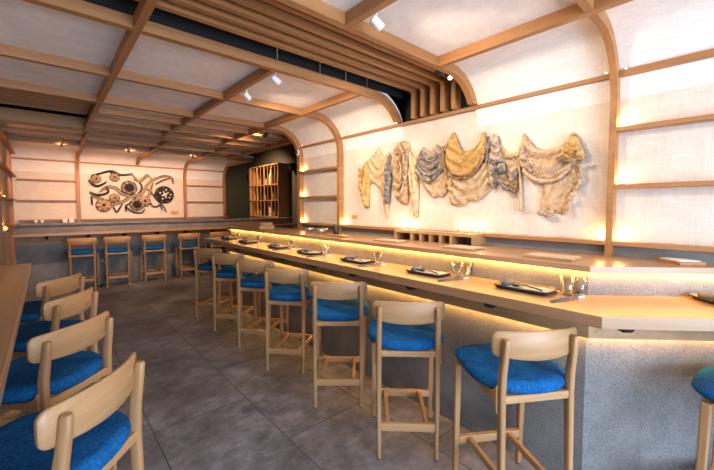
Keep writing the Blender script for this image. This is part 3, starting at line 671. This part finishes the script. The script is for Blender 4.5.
MB().box(-0.08, 0.08, -0.27, 0.27, 0, 0.03, 0.002).build('case', 'oak_y', o); MB().box(-0.083, 0.083, -0.273, 0.273, 0.03, 0.037, 0.002).build('lid', 'oak_y', o)
o = MB().box(-0.03, 0.03, -0.09, 0.09, 0, 0.012, 0.004, 2).build('lacquer_tray', 'red'); tag(o, 'small red lacquer tray lying on the upper wooden box', 'tray', None, (2.04, 4.22, ZL+0.08))
def bowl(r, h): return [(0.0, 0.0), (r*0.45, 0.0), (r*0.5, 0.006), (r*0.85, h*0.5), (r, h), (r*0.96, h), (r*0.8, h*0.52), (r*0.42, 0.010), (0.0, 0.009)]
for i, (x, y, r, l) in enumerate(((2.16, 3.22, 0.055, 'shiny steel bowl farthest left in the cluster beside the far wall shelves'), (2.22, 3.06, 0.06, 'shiny steel bowl in the middle of the cluster on the ledge'), (2.12, 2.95, 0.05, 'shiny steel bowl nearest the wooden post at the end of the wall hanging'))):
    o = MB().lathe(bowl(r, 0.05), 24).build('bowl', 'steel'); tag(o, l, 'bowl', 'steel bowls', (x, y, ZL))
o = MB().lathe([(0.0, 0), (0.028, 0), (0.03, 0.01), (0.03, 0.07), (0.018, 0.085), (0.018, 0.095), (0.0, 0.095)], 16).build('pepper_mill', 'black'); tag(o, 'small black shaker beside the steel bowls on the ledge', 'shaker', None, (2.24, 2.86, ZL))
# cubbies
cb = thing('cubby_shelf', 'low wooden row of open cubbies on the ledge under the wall hanging', 'cubby', (2.25, 0, ZL))
for y in (2.046, 1.870, 1.776, 1.680, 1.586, 1.490, 1.310): MB().box(0.0, 0.173, y-0.011, y+0.011, 0, 0.061, 0.001).build('divider', 'oak_z', cb)
MB().box(0.168, 0.174, 1.31, 2.046, 0, 0.061, 0).build('back_panel', 'greywall', cb)
MB().box(0.0, 0.124, 1.299, 2.057, 0.0615, 0.084, 0.001).build('top_board', 'oak_y', cb)
# small items on the back bar
for i, (x, y, l) in enumerate(((-0.14, 7.99, 'left of two small white cups on the left end of the back bar ledge'), (-0.06, 7.99, 'right of two small white cups on the left end of the back bar ledge'))):
    o = MB().lathe([(0.0, 0), (0.018, 0), (0.026, 0.05), (0.023, 0.05), (0.016, 0.006), (0.0, 0.006)], 16).build('cup', 'white'); tag(o, l, 'cup', 'cups on the back bar', (x, y, 1.119))
for x, h, l in ((0.24, 0.07, 'short pale carton by the left post of the flower art'), (0.33, 0.085, 'taller pale carton nearest the left post of the flower art')):
    o = MB().box(-0.035, 0.035, -0.03, 0.03, 0, h, 0.003).build('carton', 'paper'); tag(o, l, 'carton', 'cartons on the back bar', (x, 7.99, 1.119))
def bottle_prof(h, r): return [(0.0, 0), (r*0.95, 0), (r, 0.008), (r, h*0.58), (r*0.85, h*0.66), (r*0.36, h*0.76), (r*0.34, h*0.97), (r*0.42, h*0.97), (r*0.42, h), (0.0, h)]
t = thing('bottle', 'dark bottle with red label on the back bar ledge by the green passage', 'bottle', (3.08, 7.98, 1.119))
MB().lathe(bottle_prof(0.19, 0.035), 18).build('glass', 'bottle', t); MB().lathe([(0.0353, 0.03), (0.0356, 0.031), (0.0356, 0.08), (0.0353, 0.081)], 18).build('label', 'red', t)
# bottles in the cabinet
BT = [(2.01, [(0.20, 0.2, 0), (0.27, .16, 0), (0.66, .42, 1), (0.94, .2, 0), (1.08, .19, 0), (1.30, .21, 0), (1.42, .2, 0)], 'top'), (1.585, [(0.2, .2, 0), (0.3, .2, 0), (0.55, .24, 0), (1.02, .2, 0), (1.12, .18, 0), (1.44, .2, 0)], 'middle'), (1.135, [(0.22, .2, 0), (0.29, .17, 0), (0.5, .16, 0), (0.68, .40, 1), (1.08, .22, 0), (1.3, .2, 0), (1.44, .2, 0)], 'lowest')]
for z, row, nm in BT:
    for k, (dy, h, pale) in enumerate(row):
        o = MB().lathe(bottle_prof(h, 0.05 if pale else 0.034), 14).build('bottle', 'paper' if pale else ('brass', 'bottle', 'cwood_z')[k % 3])
        tag(o, 'bottle %s on the %s shelf of the alcove cabinet' % (('nearest the right upright', 'second from the right upright', 'third from the right upright', 'fourth from the right upright', 'fifth from the right upright', 'sixth from the right upright', 'farthest left')[k], nm), 'bottle', 'bottles in the alcove cabinet', (4.70, 8.27+dy, z))

# ---------------------------------------------------------------- lamps
def shelf_light(y, z, label, x=2.412, p=0.20):
    t = thing('shelf_light', label, 'light', (x, y, z), 0, 'small warm shelf lights')
    MB().lathe([(0.0, 0), (0.013, 0), (0.013, 0.006), (0.0, 0.006)], 12).build('base', 'brass', t)
    MB().lathe([(0.0085, 0.006), (0.0095, 0.012), (0.006, 0.017), (0.0, 0.019)], 12).build('lens', 'lamp', t)
    l = light('POINT', 'glow', (0, 0, 0.032), p, (1.0, 0.58, 0.20), radius=0.012); l.parent = t
SL = [(3.755, 2.147, 'warm light in the top left corner of the far shelf bay'), (3.755, 1.839, 'warm light on the upper middle shelf beside the dark alcove'), (3.755, 1.524, 'warm light on the lower middle shelf beside the dark alcove'), (3.755, 1.205, 'warm light on the lowest shelf beside the dark alcove'),
      (2.945, 2.147, 'warm light on the upper rail above the left end of the hanging'), (2.945, 1.205, 'warm light on the lower rail beside the small wooden plaque'), (2.185, 2.147, 'warm light at the foot of the rib left of the slatted bay'),
      (1.345, 2.147, 'warm light at the foot of the rib right of the slatted bay'), (0.585, 2.147, 'warm light on the upper rail left of the right-hand post'), (0.585, 1.205, 'warm light on the lower rail left of the right-hand post'),
      (0.495, 2.147, 'warm light on the top shelf right of the right-hand post'), (0.495, 1.839, 'warm light on the upper middle shelf right of the right-hand post'), (0.495, 1.524, 'warm light on the lower middle shelf right of the right-hand post'), (0.495, 1.205, 'warm light on the lowest shelf right of the right-hand post')]
for y, z, l in SL: shelf_light(y, z, l)
for i, y in enumerate((2.16, 2.07, 1.98, 1.51, 1.42, 1.33)):
    t = thing('tea_light', ('left', 'middle', 'right')[i % 3]+' glowing tea light of the '+('left' if i < 3 else 'right')+' trio on the rail above the cubbies', 'candle', (2.405, y, 1.205), 0, 'tea lights on the rail')
    MB().lathe([(0.0, 0), (0.019, 0), (0.020, 0.024), (0.018, 0.024), (0.0165, 0.018), (0.0, 0.018)], 16).build('holder', 'glass', t)
    MB().lathe([(0.0, 0.019), (0.005, 0.023), (0.006, 0.028), (0.0, 0.042)], 10).build('flame', 'lamp', t)
    l = light('POINT', 'glow', (0, 0, 0.06), 0.045, (1.0, 0.62, 0.26), radius=0.012); l.parent = t
def spot(loc, target, label, power, mat='white', name='spotlight', ang=75, col=(1.0, 0.80, 0.58)):
    t = thing(name, label, 'spotlight', loc, 0, 'ceiling spotlights')
    d = (Vector(target)-Vector(loc)).normalized()
    MB().lathe([(0.0, -0.012), (0.022, -0.012), (0.022, 0.0), (0.0, 0.0)], 16).build('mount', mat, t)
    MB().tube([(0, 0, -0.012), (0, 0, -0.070)], 0.006, 8).build('arm', mat, t)
    c = Vector((0, 0, -0.075)); a = c-d*0.028
    MB().lathe([(0.0, 0), (0.019, 0), (0.022, 0.005), (0.022, 0.066), (0.019, 0.066), (0.019, 0.056), (0.0, 0.056)], 18, a, d).build('can', mat, t)
    MB().lathe([(0.0, 0.0), (0.018, 0.0), (0.018, 0.003), (0.0, 0.003)], 16, a+d*0.058, d).build('lens', 'lens', t)
    l = light('SPOT', 'beam', c+d*0.042, power, col, spot=ang, blend=0.8, radius=0.045); l.parent = t
    l.rotation_euler = d.to_track_quat('-Z', 'Y').to_euler(); return t
spot((1.23, 2.72, TZ), (2.42, 3.0, 1.5), 'white ceiling spotlight left of the pair on the middle beam', 22, ang=120)
spot((1.23, 2.25, TZ), (2.42, 2.1, 1.4), 'white ceiling spotlight right of the pair, by the near end of the middle beam', 22, ang=120)
spot((1.22, 1.24, TZ), (2.42, 0.9, 1.5), 'white ceiling spotlight at the top of the photo beside the near beam', 22, ang=120)
spot((2.04, 1.445, 2.40), (1.55, 2.8, 0.9), 'left one of the twin dark spotlights by the slats', 34, 'black', ang=110)
spot((2.15, 1.460, 2.40), (1.7, 0.2, 0.9), 'right one of the twin dark spotlights by the slats', 30, 'black', ang=110)
spot((2.06, 4.02, TZ), (1.5, 7.4, 0.6), 'black ceiling spotlight beyond the far curved rib', 45, 'black', ang=90, col=(1.0, 0.62, 0.36))
spot((1.00, 6.52, TZ), (1.3, 8.2, 1.3), 'small downlight in front of the flower art, brightest on the far ceiling', 42, 'brass', ang=120, col=(1.0, 0.57, 0.32))
spot((1.95, 6.52, TZ), (2.2, 8.2, 1.3), 'small downlight right of the flower art on the far ceiling', 32, 'brass', ang=120, col=(1.0, 0.57, 0.32))
spot((0.20, 6.52, TZ), (0.1, 8.2, 1.3), 'small downlight added for bounce light above the left shelves of the back wall', 32, 'brass', ang=120, col=(1.0, 0.57, 0.32))  # extra lamp, added to throw more bounce onto the far ceiling
spot((3.75, 8.6, 3.09), (4.6, 9.1, 1.6), 'black spotlight on the dark alcove ceiling in front of the bottle cabinet', 120, 'black', ang=125, col=(1.0, 0.60, 0.30))
t = thing('dome_camera', 'small white dome security camera on the far post beside the dark alcove', 'camera', (2.375, 3.79, 2.07))
MB().lathe([(0.0, 0), (0.034, 0), (0.036, 0.012), (0.030, 0.022), (0.0, 0.022)], 18, (0, 0, 0), (-1, 0, 0)).build('mount', 'white', t)
MB().lathe([(0.026, 0.022), (0.024, 0.034), (0.014, 0.046), (0.0, 0.050)], 18, (0, 0, 0), (-1, 0, 0)).build('dome', 'black', t)
def wallspk(loc, label):
    t = thing('wall_speaker', label, 'speaker', loc, 0, 'black wall speakers')
    MB().box(-0.16, -0.02, -0.09, 0.09, -0.10, 0.10, 0.01, 2).build('box', 'black', t); MB().box(-0.02, 0.0, -0.03, 0.03, -0.03, 0.03, 0.002).build('bracket', 'black', t)
    MB().box(-0.166, -0.160, -0.078, 0.078, -0.088, 0.088, 0.002).build('grille', 'void', t)
wallspk((4.90, 7.95, 2.42), 'small black speaker on the dark alcove wall right of the bottle cabinet')
wallspk((4.90, 10.5, 2.33), 'small black speaker on the alcove wall left of the bottle cabinet')
o = MB().box(2.428, 2.44, 2.745, 2.825, 1.275, 1.31, 0.002).build('plaque', 'brass'); tag(o, 'small pale wooden plaque at the lower left of the draped wall hanging', 'plaque')
o = MB().box(1.98, 2.12, 8.188, 8.20, 1.235, 1.305, 0.002).build('plaque', 'brass'); tag(o, 'small wooden plaque at the lower right of the flower wall art', 'plaque')

# ---------------------------------------------------------------- draped textile wall hanging (outlines in wall metres: along the wall, height)
DR = {
 'ruffle_left':[(2.585,1.864),(2.682,1.772),(2.713,1.591),(2.667,1.508),(2.621,1.391),(2.562,1.386),(2.555,1.565),(2.548,1.742)],
 'cream_peak':[(2.569,1.875),(2.492,1.913),(2.426,1.978),(2.396,1.921),(2.355,1.871),(2.284,1.917),(2.273,1.833),(2.301,1.603),(2.313,1.420),(2.366,1.420),(2.380,1.501),(2.435,1.585),(2.505,1.634),(2.563,1.615),(2.573,1.744)],
 'dark_frill':[(2.274,1.888),(2.316,1.809),(2.341,1.727),(2.325,1.651),(2.334,1.557),(2.329,1.434),(2.278,1.426),(2.269,1.555),(2.232,1.756),(2.245,1.849)],
 'tail_cream':[(2.346,1.430),(2.326,1.339),(2.308,1.259),(2.297,1.330),(2.287,1.434)],
 'shell':[(2.178,1.977),(2.110,1.994),(2.054,1.969),(2.036,1.923),(2.041,1.810),(2.023,1.678),(2.044,1.529),(2.060,1.414),(2.125,1.426),(2.190,1.466),(2.237,1.563),(2.228,1.645),(2.257,1.813),(2.227,1.920)],
 'shell_tail':[(2.042,1.898),(1.984,1.822),(1.957,1.828),(1.945,1.732),(1.934,1.552),(1.943,1.301),(1.978,1.318),(2.015,1.458),(2.039,1.591),(2.052,1.767)],
 'dark_swag':[(1.883,1.904),(1.851,1.879),(1.799,1.864),(1.740,1.913),(1.710,1.874),(1.667,1.853),(1.657,1.788),(1.670,1.710),(1.717,1.657),(1.779,1.645),(1.869,1.671),(1.934,1.714),(1.969,1.652),(1.962,1.742),(1.950,1.828)],
 'scallop_tan':[(1.934,1.706),(1.869,1.684),(1.787,1.662),(1.707,1.664),(1.655,1.709),(1.640,1.612),(1.648,1.517),(1.690,1.474),(1.734,1.483),(1.779,1.467),(1.836,1.514),(1.889,1.575),(1.926,1.654)],
 'yellow_swag':[(1.582,1.987),(1.626,1.934),(1.651,1.890),(1.662,1.797),(1.636,1.693),(1.576,1.628),(1.522,1.617),(1.461,1.617),(1.412,1.640),(1.367,1.674),(1.325,1.740),(1.291,1.794),(1.308,1.882),(1.330,1.961),(1.348,1.902),(1.375,1.862),(1.411,1.833),(1.465,1.821),(1.500,1.828),(1.531,1.875),(1.558,1.932)],
 'scallop_cream':[(1.603,1.642),(1.531,1.621),(1.453,1.624),(1.372,1.678),(1.302,1.773),(1.281,1.685),(1.272,1.591),(1.278,1.520),(1.328,1.474),(1.387,1.436),(1.458,1.443),(1.484,1.412),(1.536,1.402),(1.609,1.414),(1.629,1.485),(1.635,1.548)],
 'gray_peak':[(1.258,1.922),(1.227,1.912),(1.202,1.828),(1.161,1.723),(1.162,1.648),(1.217,1.645),(1.215,1.588),(1.236,1.522),(1.275,1.563),(1.292,1.629),(1.298,1.751),(1.277,1.835)],
 'cream_swag':[(1.214,1.868),(1.188,1.816),(1.151,1.781),(1.096,1.772),(1.066,1.808),(1.047,1.845),(1.044,1.725),(1.076,1.648),(1.110,1.576),(1.156,1.668),(1.198,1.783)],
 'brown_loop':[(1.243,1.668),(1.209,1.630),(1.166,1.634),(1.129,1.583),(1.102,1.609),(1.093,1.663),(1.064,1.593),(1.063,1.526),(1.096,1.489),(1.144,1.510),(1.200,1.566)],
 'strip':[(1.085,1.736),(1.067,1.728),(1.051,1.612),(1.041,1.478),(1.037,1.362),(1.062,1.367),(1.059,1.512),(1.069,1.634)],
 'tan_swag':[(1.046,1.902),(1.012,1.847),(0.958,1.787),(0.894,1.760),(0.828,1.772),(0.778,1.805),(0.748,1.839),(0.720,1.769),(0.717,1.692),(0.745,1.622),(0.800,1.580),(0.859,1.562),(0.913,1.558),(0.969,1.574),(1.022,1.617),(1.063,1.674),(1.074,1.735),(1.060,1.833)],
 'shell_trim':[(1.030,1.671),(0.989,1.615),(0.932,1.582),(0.877,1.572),(0.825,1.585),(0.775,1.631),(0.764,1.612),(0.796,1.574),(0.859,1.551),(0.919,1.546),(0.988,1.572),(1.042,1.632)],
 'peak_ruffle':[(0.749,1.851),(0.775,1.801),(0.796,1.755),(0.819,1.708),(0.799,1.692),(0.767,1.682),(0.739,1.682),(0.712,1.680),(0.673,1.684),(0.682,1.735),(0.704,1.787),(0.727,1.839)],
 'gauze':[(0.916,1.559),(0.923,1.469),(0.933,1.368),(0.907,1.344),(0.876,1.337),(0.846,1.366),(0.819,1.357),(0.786,1.348),(0.768,1.367),(0.752,1.388),(0.747,1.459),(0.717,1.494),(0.694,1.533),(0.698,1.583),(0.711,1.667),(0.765,1.666),(0.773,1.624),(0.830,1.573)],
}
V=[
 [(0.603,1.882),(0.647,1.814),(0.726,1.774),(0.821,1.821),(0.870,1.852)],
 [(0.640,1.955),(0.733,1.995),(0.949,2.066),(1.094,2.005),(1.299,2.029)],
 [(0.937,2.065),(0.972,2.032),(1.067,1.920)],
 [(0.607,1.656),(0.721,1.610),(0.839,1.633),(0.901,1.678),(0.855,1.750)],
 [(0.640,1.600),(0.646,1.428)],
 [(0.651,1.600),(0.789,1.530),(0.930,1.444),(1.130,1.505),(1.260,1.597),(1.446,1.662),(1.560,1.852),(1.673,1.951),(1.844,2.023),(1.989,1.999),(2.031,1.888)],
 [(0.770,1.675),(0.867,1.765),(1.013,1.755),(1.134,1.640),(1.365,1.584)],
 [(1.299,2.029),(1.400,1.906),(1.481,1.956),(1.565,2.038),(1.645,1.934)],
 [(0.966,1.415),(1.024,1.296),(1.116,1.460)],
 [(1.179,1.445),(1.202,1.369),(1.304,1.293),(1.436,1.276),(1.492,1.353)],
 [(1.504,1.788),(1.611,1.698),(1.718,1.542),(1.829,1.416),(1.883,1.287)],
 [(1.579,1.541),(1.631,1.415),(1.714,1.400),(1.772,1.432),(1.812,1.320)],
 [(1.643,1.855),(1.553,1.603),(1.389,1.507)],
 [(1.175,1.294),(1.178,1.415),(1.283,1.476)],
 [(1.698,1.858),(1.842,1.943),(1.989,1.999)],
 [(1.322,1.933),(1.426,1.877),(1.449,1.755),(1.366,1.630)],
]
F=[
 (0.719,1.917,0.074),
 (1.007,1.961,0.077),
 (1.240,1.772,0.127),
 (1.858,1.647,0.167),
 (0.995,1.563,0.083),
 (0.821,1.429,0.116),
 (1.361,1.446,0.117),
 (1.496,1.508,0.099),
]

def in_poly(y, z, p):
    c = False; n = len(p); j = n-1
    for i in range(n):
        if (p[i][1] > z) != (p[j][1] > z) and y < (p[j][0]-p[i][0])*(z-p[i][1])/(p[j][1]-p[i][1])+p[i][0]: c = not c
        j = i
    return c
def near(y, z, p):
    best = None; n = len(p)
    for i in range(n):
        ax, az = p[i]; bx, bz = p[(i+1) % n]; dx, dz = bx-ax, bz-az; L = dx*dx+dz*dz or 1e-9
        t = max(0, min(1, ((y-ax)*dx+(z-az)*dz)/L)); qx, qz = ax+dx*t, az+dz*t; d = math.hypot(y-qx, z-qz)
        if best is None or d < best[0]: best = (d, qx, qz)
    return best
def drape(name, poly, mat, parent, base, puff, fold, amp, step=0.0085, seed=0, dirn='swag', label=None):
    ys = [p[0] for p in poly]; zs = [p[1] for p in poly]; y0, y1, z0, z1 = min(ys), max(ys), min(zs), max(zs)
    ny, nz = int((y1-y0)/step)+2, int((z1-z0)/step)+2; cyy = (y0+y1)/2; hw = (y1-y0)/2
    ins = {}
    for i in range(-1, ny+1):
        for k in range(-1, nz+1): ins[i, k] = in_poly(y0+i*step, z0+k*step, poly)
    bm = bmesh.new(); vm = {}
    def depth(y, z, d):
        u = (y-cyy)/max(hw, 1e-3)
        if dirn == 'swag': ph = (z-0.16*u*u*1.0)*fold
        elif dirn == 'shell': ph = math.hypot((y-cyy)*1.4-0.02, (z-(z0+z1)/2)*0.62-0.03)*fold
        else: ph = (y+0.03*math.sin(z*11+seed))*fold
        e = min(1.0, d/0.03)
        nz_ = noise.noise(Vector((y*16+seed, z*16, seed*1.7)))
        fine = noise.noise(Vector((y*70+seed, z*70, seed*0.7)))
        return base+puff*math.sqrt(e)+amp*e*math.sin(ph+1.6*nz_)+0.006*nz_*e+0.003*fine*e
    def vert(i, k):
        if (i, k) in vm: return vm[i, k]
        y, z = y0+i*step, z0+k*step; d, qy, qz = near(y, z, poly)
        if not ins[i, k]: y, z, d = qy, qz, 0.0
        v = bm.verts.new((WX-depth(y, z, d), y, z)); vm[i, k] = v; return v
    for i in range(-1, ny):
        for k in range(-1, nz):
            if sum((ins[i, k], ins[i+1, k], ins[i+1, k+1], ins[i, k+1])) >= 2:
                try: bm.faces.new((vert(i, k), vert(i, k+1), vert(i+1, k+1), vert(i+1, k)))
                except ValueError: pass
    r = bmesh.ops.extrude_face_region(bm, geom=list(bm.faces))
    for g in r['geom']:
        if isinstance(g, bmesh.types.BMVert): g.co.x = min(WX-0.004, g.co.x+0.014)
    bmesh.ops.recalc_face_normals(bm, faces=bm.faces)
    for f in bm.faces: f.smooth = True
    mb = MB(); mb.bm.free(); mb.bm = bm
    return mb.build(name, mat, parent, label)
def ruffle(name, line, wid, mat, parent, x, amp=0.012, freq=95, n=60):
    pts = [Vector((x, a, b)) for a, b in line]
    L = [0]
    for a, b in zip(pts, pts[1:]): L.append(L[-1]+(b-a).length)
    def at(s):
        for i in range(len(pts)-1):
            if s <= L[i+1]: return pts[i].lerp(pts[i+1], (s-L[i])/max(1e-6, L[i+1]-L[i]))
        return pts[-1]
    rows = []
    n = max(30, int(L[-1]*160))
    for i in range(n+1):
        s = L[-1]*i/n; c = at(s); t = (at(min(L[-1], s+0.01))-at(max(0, s-0.01))).normalized(); q = Vector((1, 0, 0)).cross(t).normalized()
        w_ = math.sin(s*freq+2*noise.noise(c*20)); rows.append([tuple(c+q*(wid*(j/5-0.5))*(1+0.25*w_)+Vector((-(amp*w_*abs(j/5-0.5)*2)-0.010*math.sin(math.pi*j/5), 0, 0))) for j in range(6)])
    mb = MB().grid(rows); r = bmesh.ops.extrude_face_region(mb.bm, geom=list(mb.bm.faces))
    for g in r['geom']:
        if isinstance(g, bmesh.types.BMVert): g.co.x += 0.004
    bmesh.ops.recalc_face_normals(mb.bm, faces=mb.bm.faces)
    for f in mb.bm.faces: f.smooth = True
    return mb.build(name, mat, parent)
art = thing('textile_wall_hanging', 'long hanging of draped cream, ochre and grey crochet shawls on the right wall', 'wall hanging', (0, 0, 0))
SPEC = {'ruffle_left': ('c_yellow', .012, .03, 90, .010, 'vert'), 'cream_peak': ('c_cream', .008, .022, 60, .006, 'swag'), 'dark_frill': ('c_dark', .022, .03, 130, .012, 'swag'),
 'tail_cream': ('c_cream', .014, .018, 120, .006, 'vert'), 'shell': ('c_tan', .012, .035, 130, .008, 'shell'), 'shell_tail': ('c_cream', .016, .03, 130, .010, 'vert'),
 'dark_swag': ('c_grey', .022, .03, 85, .010, 'swag'), 'scallop_tan': ('c_cream', .010, .025, 95, .006, 'swag'), 'yellow_swag': ('c_yellow', .022, .042, 70, .012, 'swag'),
 'scallop_cream': ('c_cream', .010, .032, 75, .011, 'swag'), 'gray_peak': ('c_grey', .022, .03, 100, .010, 'swag'), 'cream_swag': ('c_cream', .010, .025, 90, .008, 'swag'),
 'brown_loop': ('c_brown', .016, .034, 110, .010, 'swag'), 'strip': ('c_gauze', .034, .02, 130, .004, 'vert'), 'tan_swag': ('c_tan', .020, .036, 62, .008, 'swag'),
 'shell_trim': ('c_gauze', .040, .03, 60, .004, 'swag'), 'peak_ruffle': ('c_yellow', .038, .04, 110, .010, 'swag'), 'gauze': ('c_gauze', .010, .022, 85, .006, 'vert')}
LB = {'dark_frill': 'charcoal frill', 'yellow_swag': 'large ochre crochet swag', 'gauze': 'loose gauzy cream panel', 'dark_swag': 'swag with rows of charcoal frills', 'shell': 'round fan-shaped tan piece', 'brown_loop': 'brown looped piece', 'strip': 'narrow hanging cream strip'}
for i, (k, p) in enumerate(DR.items()):
    s = SPEC[k]; drape('shawl' if k not in ('strip', 'dark_frill') else ('hanging_strip' if k == 'strip' else 'frill'), p, s[0], art, s[1], s[2], s[3], s[4], 0.0085, i*3.1, s[5], LB.get(k))
for j, dz in enumerate((0.0, -0.055, -0.110, -0.155)):
    w2 = (0.085, 0.10, 0.11, 0.105)[j]; cy_ = 1.785+0.01*j
    ruffle('frill', [(cy_+w2*u*(1.05), 1.845+dz-0.075*(1-u*u)+0.02*u) for u in [1, .75, .5, .25, 0, -.25, -.5, -.75, -1]], 0.022, 'c_dark', art, WX-0.062, 0.008)
ruffle('frill', [(1.640, 1.70), (1.60, 1.645), (1.53, 1.615), (1.45, 1.615), (1.40, 1.638), (1.35, 1.69), (1.305, 1.765)], 0.016, 'c_brown', art, WX-0.060, 0.006)
ruffle('frill', [(1.650, 1.88), (1.660, 1.80), (1.634, 1.69)], 0.018, 'c_brown', art, WX-0.060, 0.006)
ruffle('frill', [(1.278, 1.90), (1.288, 1.80), (1.285, 1.72)], 0.020, 'c_dark', art, WX-0.058, 0.006)
ruffle('frill', [(1.285, 1.735), (1.22, 1.718), (1.165, 1.715)], 0.026, 'c_dark', art, WX-0.058, 0.008)
ruffle('frill', [(1.262, 1.66), (1.20, 1.655), (1.160, 1.655)], 0.026, 'c_dark', art, WX-0.056, 0.008)
ruffle('frill', [(1.250, 1.66), (1.262, 1.60), (1.238, 1.54)], 0.032, 'c_grey', art, WX-0.052, 0.01)
ruffle('frill', [(1.225, 1.63), (1.19, 1.575), (1.14, 1.525), (1.09, 1.505)], 0.020, 'c_dark', art, WX-0.062, 0.006)
ruffle('frill', [(1.072, 1.645), (1.085, 1.60), (1.108, 1.58)], 0.022, 'c_dark', art, WX-0.060, 0.006)
ruffle('frill', [(1.190, 1.81), (1.165, 1.745), (1.12, 1.725), (1.085, 1.745)], 0.012, 'c_brown', art, WX-0.048, 0.004)
ruffle('frill', [(0.820, 1.700), (0.775, 1.676), (0.73, 1.672), (0.675, 1.678)], 0.024, 'c_brown', art, WX-0.085, 0.012)
ruffle('frill', [(0.790, 1.75), (0.745, 1.735), (0.695, 1.745)], 0.020, 'c_yellow', art, WX-0.088, 0.012)
ruffle('frill', [(0.705, 1.66), (0.692, 1.59), (0.715, 1.50), (0.75, 1.44), (0.765, 1.36)], 0.026, 'c_tan', art, WX-0.045, 0.014)
ruffle('frill', [(0.930, 1.37), (0.88, 1.345), (0.835, 1.362)], 0.030, 'c_grey', art, WX-0.042, 0.008)
ruffle('frill', [(1.035, 1.80), (1.035, 1.74), (1.01, 1.68), (0.975, 1.625)], 0.030, 'c_grey', art, WX-0.064, 0.010)
ruffle('frill', [(2.66, 1.80), (2.66, 1.70), (2.655, 1.60), (2.61, 1.50), (2.60, 1.42)], 0.034, 'c_yellow', art, WX-0.046, 0.014)
ruffle('frill', [(2.02, 1.92), (2.03, 1.84), (2.05, 1.76), (2.04, 1.68), (2.055, 1.60)], 0.024, 'c_grey', art, WX-0.060, 0.010)
ruffle('frill', [(2.06, 1.88), (2.11, 1.83), (2.13, 1.76)], 0.014, 'c_brown', art, WX-0.060, 0.006)
ruffle('frill', [(1.622, 1.60), (1.60, 1.57), (1.615, 1.54)], 0.045, 'c_yellow', art, WX-0.050, 0.010)
for j, q in enumerate((0.35, 0.55, 0.75)):
    c0 = (2.14, 1.72)
    ruffle('frill', [(c0[0]+0.105*q*math.cos(R(a))*1.0, c0[1]+0.30*q*math.sin(R(a))) for a in range(60, 285, 18)], 0.012, 'c_brown' if j == 1 else 'c_cream', art, WX-0.056, 0.003)

# ---------------------------------------------------------------- flower wall art on the back wall
fa = thing('flower_wall_art', 'black and tan fibre flowers on twisting vines across the back wall', 'wall art', (0, 0, 0))
def smooth(line, n=5):
    P = [Vector((a, 0, b)) for a, b in line]; out = []
    for i in range(len(P)-1):
        p0, p1, p2, p3 = P[max(i-1, 0)], P[i], P[i+1], P[min(i+2, len(P)-1)]
        for k in range(n):
            t = k/n; out.append(0.5*((2*p1)+(-p0+p2)*t+(2*p0-5*p1+4*p2-p3)*t*t+(-p0+3*p1-3*p2+p3)*t*t*t))
    out.append(P[-1]); return out
for i, l in enumerate(V):
    pts = smooth(l); n = len(pts); thick = 0.028 if i in (5, 6, 12, 7) else 0.016
    pp = [(p.x, 8.172-0.012*math.sin(i+k*0.6), p.z) for k, p in enumerate(pts)]
    MB().tube(pp, [thick*(0.45+0.55*math.sin(math.pi*min(1, (k+0.5)/n))) for k in range(n)], 7).build('vine', 'c_fib' if i in (5, 6, 7, 12) else 'c_ink', fa)
    if i in (0, 1, 3, 5, 6, 12):
        MB().tube([(a+0.01, b-0.012, c+0.024) for a, b, c in pp], 0.008, 6).build('vine', 'c_ink', fa)
for i, (x, z, r) in enumerate(F):
    dark = i in (2, 3, 6); n = 7
    for ring, (rr, m) in enumerate(((r*0.72, 'c_ink' if i == 3 else ('c_grey' if i in (2, 6) else 'c_gauze')), (r*0.42, 'c_ink' if dark else 'c_cream'))):
        mb = MB()
        for k in range(n-ring):
            a = 2*math.pi*k/(n-ring)+ring*0.4+i
            cx_, cz_ = x+rr*math.cos(a), z+rr*math.sin(a); pr = r*(0.36-0.08*ring)
            rows = []
            for q, h in ((0.0, 0.030), (0.5, 0.027), (0.85, 0.016), (1.0, 0.0)):
                rows.append([(cx_+pr*q*math.cos(b), 8.168-0.030*ring-h-0.006*math.sin(3*b+i), cz_+pr*q*math.sin(b)) for b in [2*math.pi*t/10 for t in range(11)]])
            rows.append([(cx_, 8.185, cz_)]*11)
            mb.grid(rows)
        mb.build('petals', m, fa)
    MB().lathe([(0.0, 0.022), (r*0.18, 0.018), (r*0.24, 0.0), (r*0.2, -0.02)], 12, (x, 8.110, z), (0, -1, 0)).build('flower_centre', 'c_ink' if i != 3 else 'c_white', fa)
    mb = MB().tube([(x+r*1.02*math.cos(a), 8.172, z+r*1.02*math.sin(a)) for a in [2*math.pi*t/24 for t in range(24)]], r*0.07, 6, closed=True); mb.build('rim', 'c_ink', fa)
for k in range(9):
    a = 2*math.pi*k/9; q = 0.06 if k % 2 else 0.10
    MB().lathe([(0.0, 0.012), (0.014, 0.008), (0.018, 0.0), (0.012, -0.012)], 10, (1.858+q*math.cos(a), 8.085, 1.647+q*math.sin(a)), (0, -1, 0)).build('bead', 'c_white', fa)
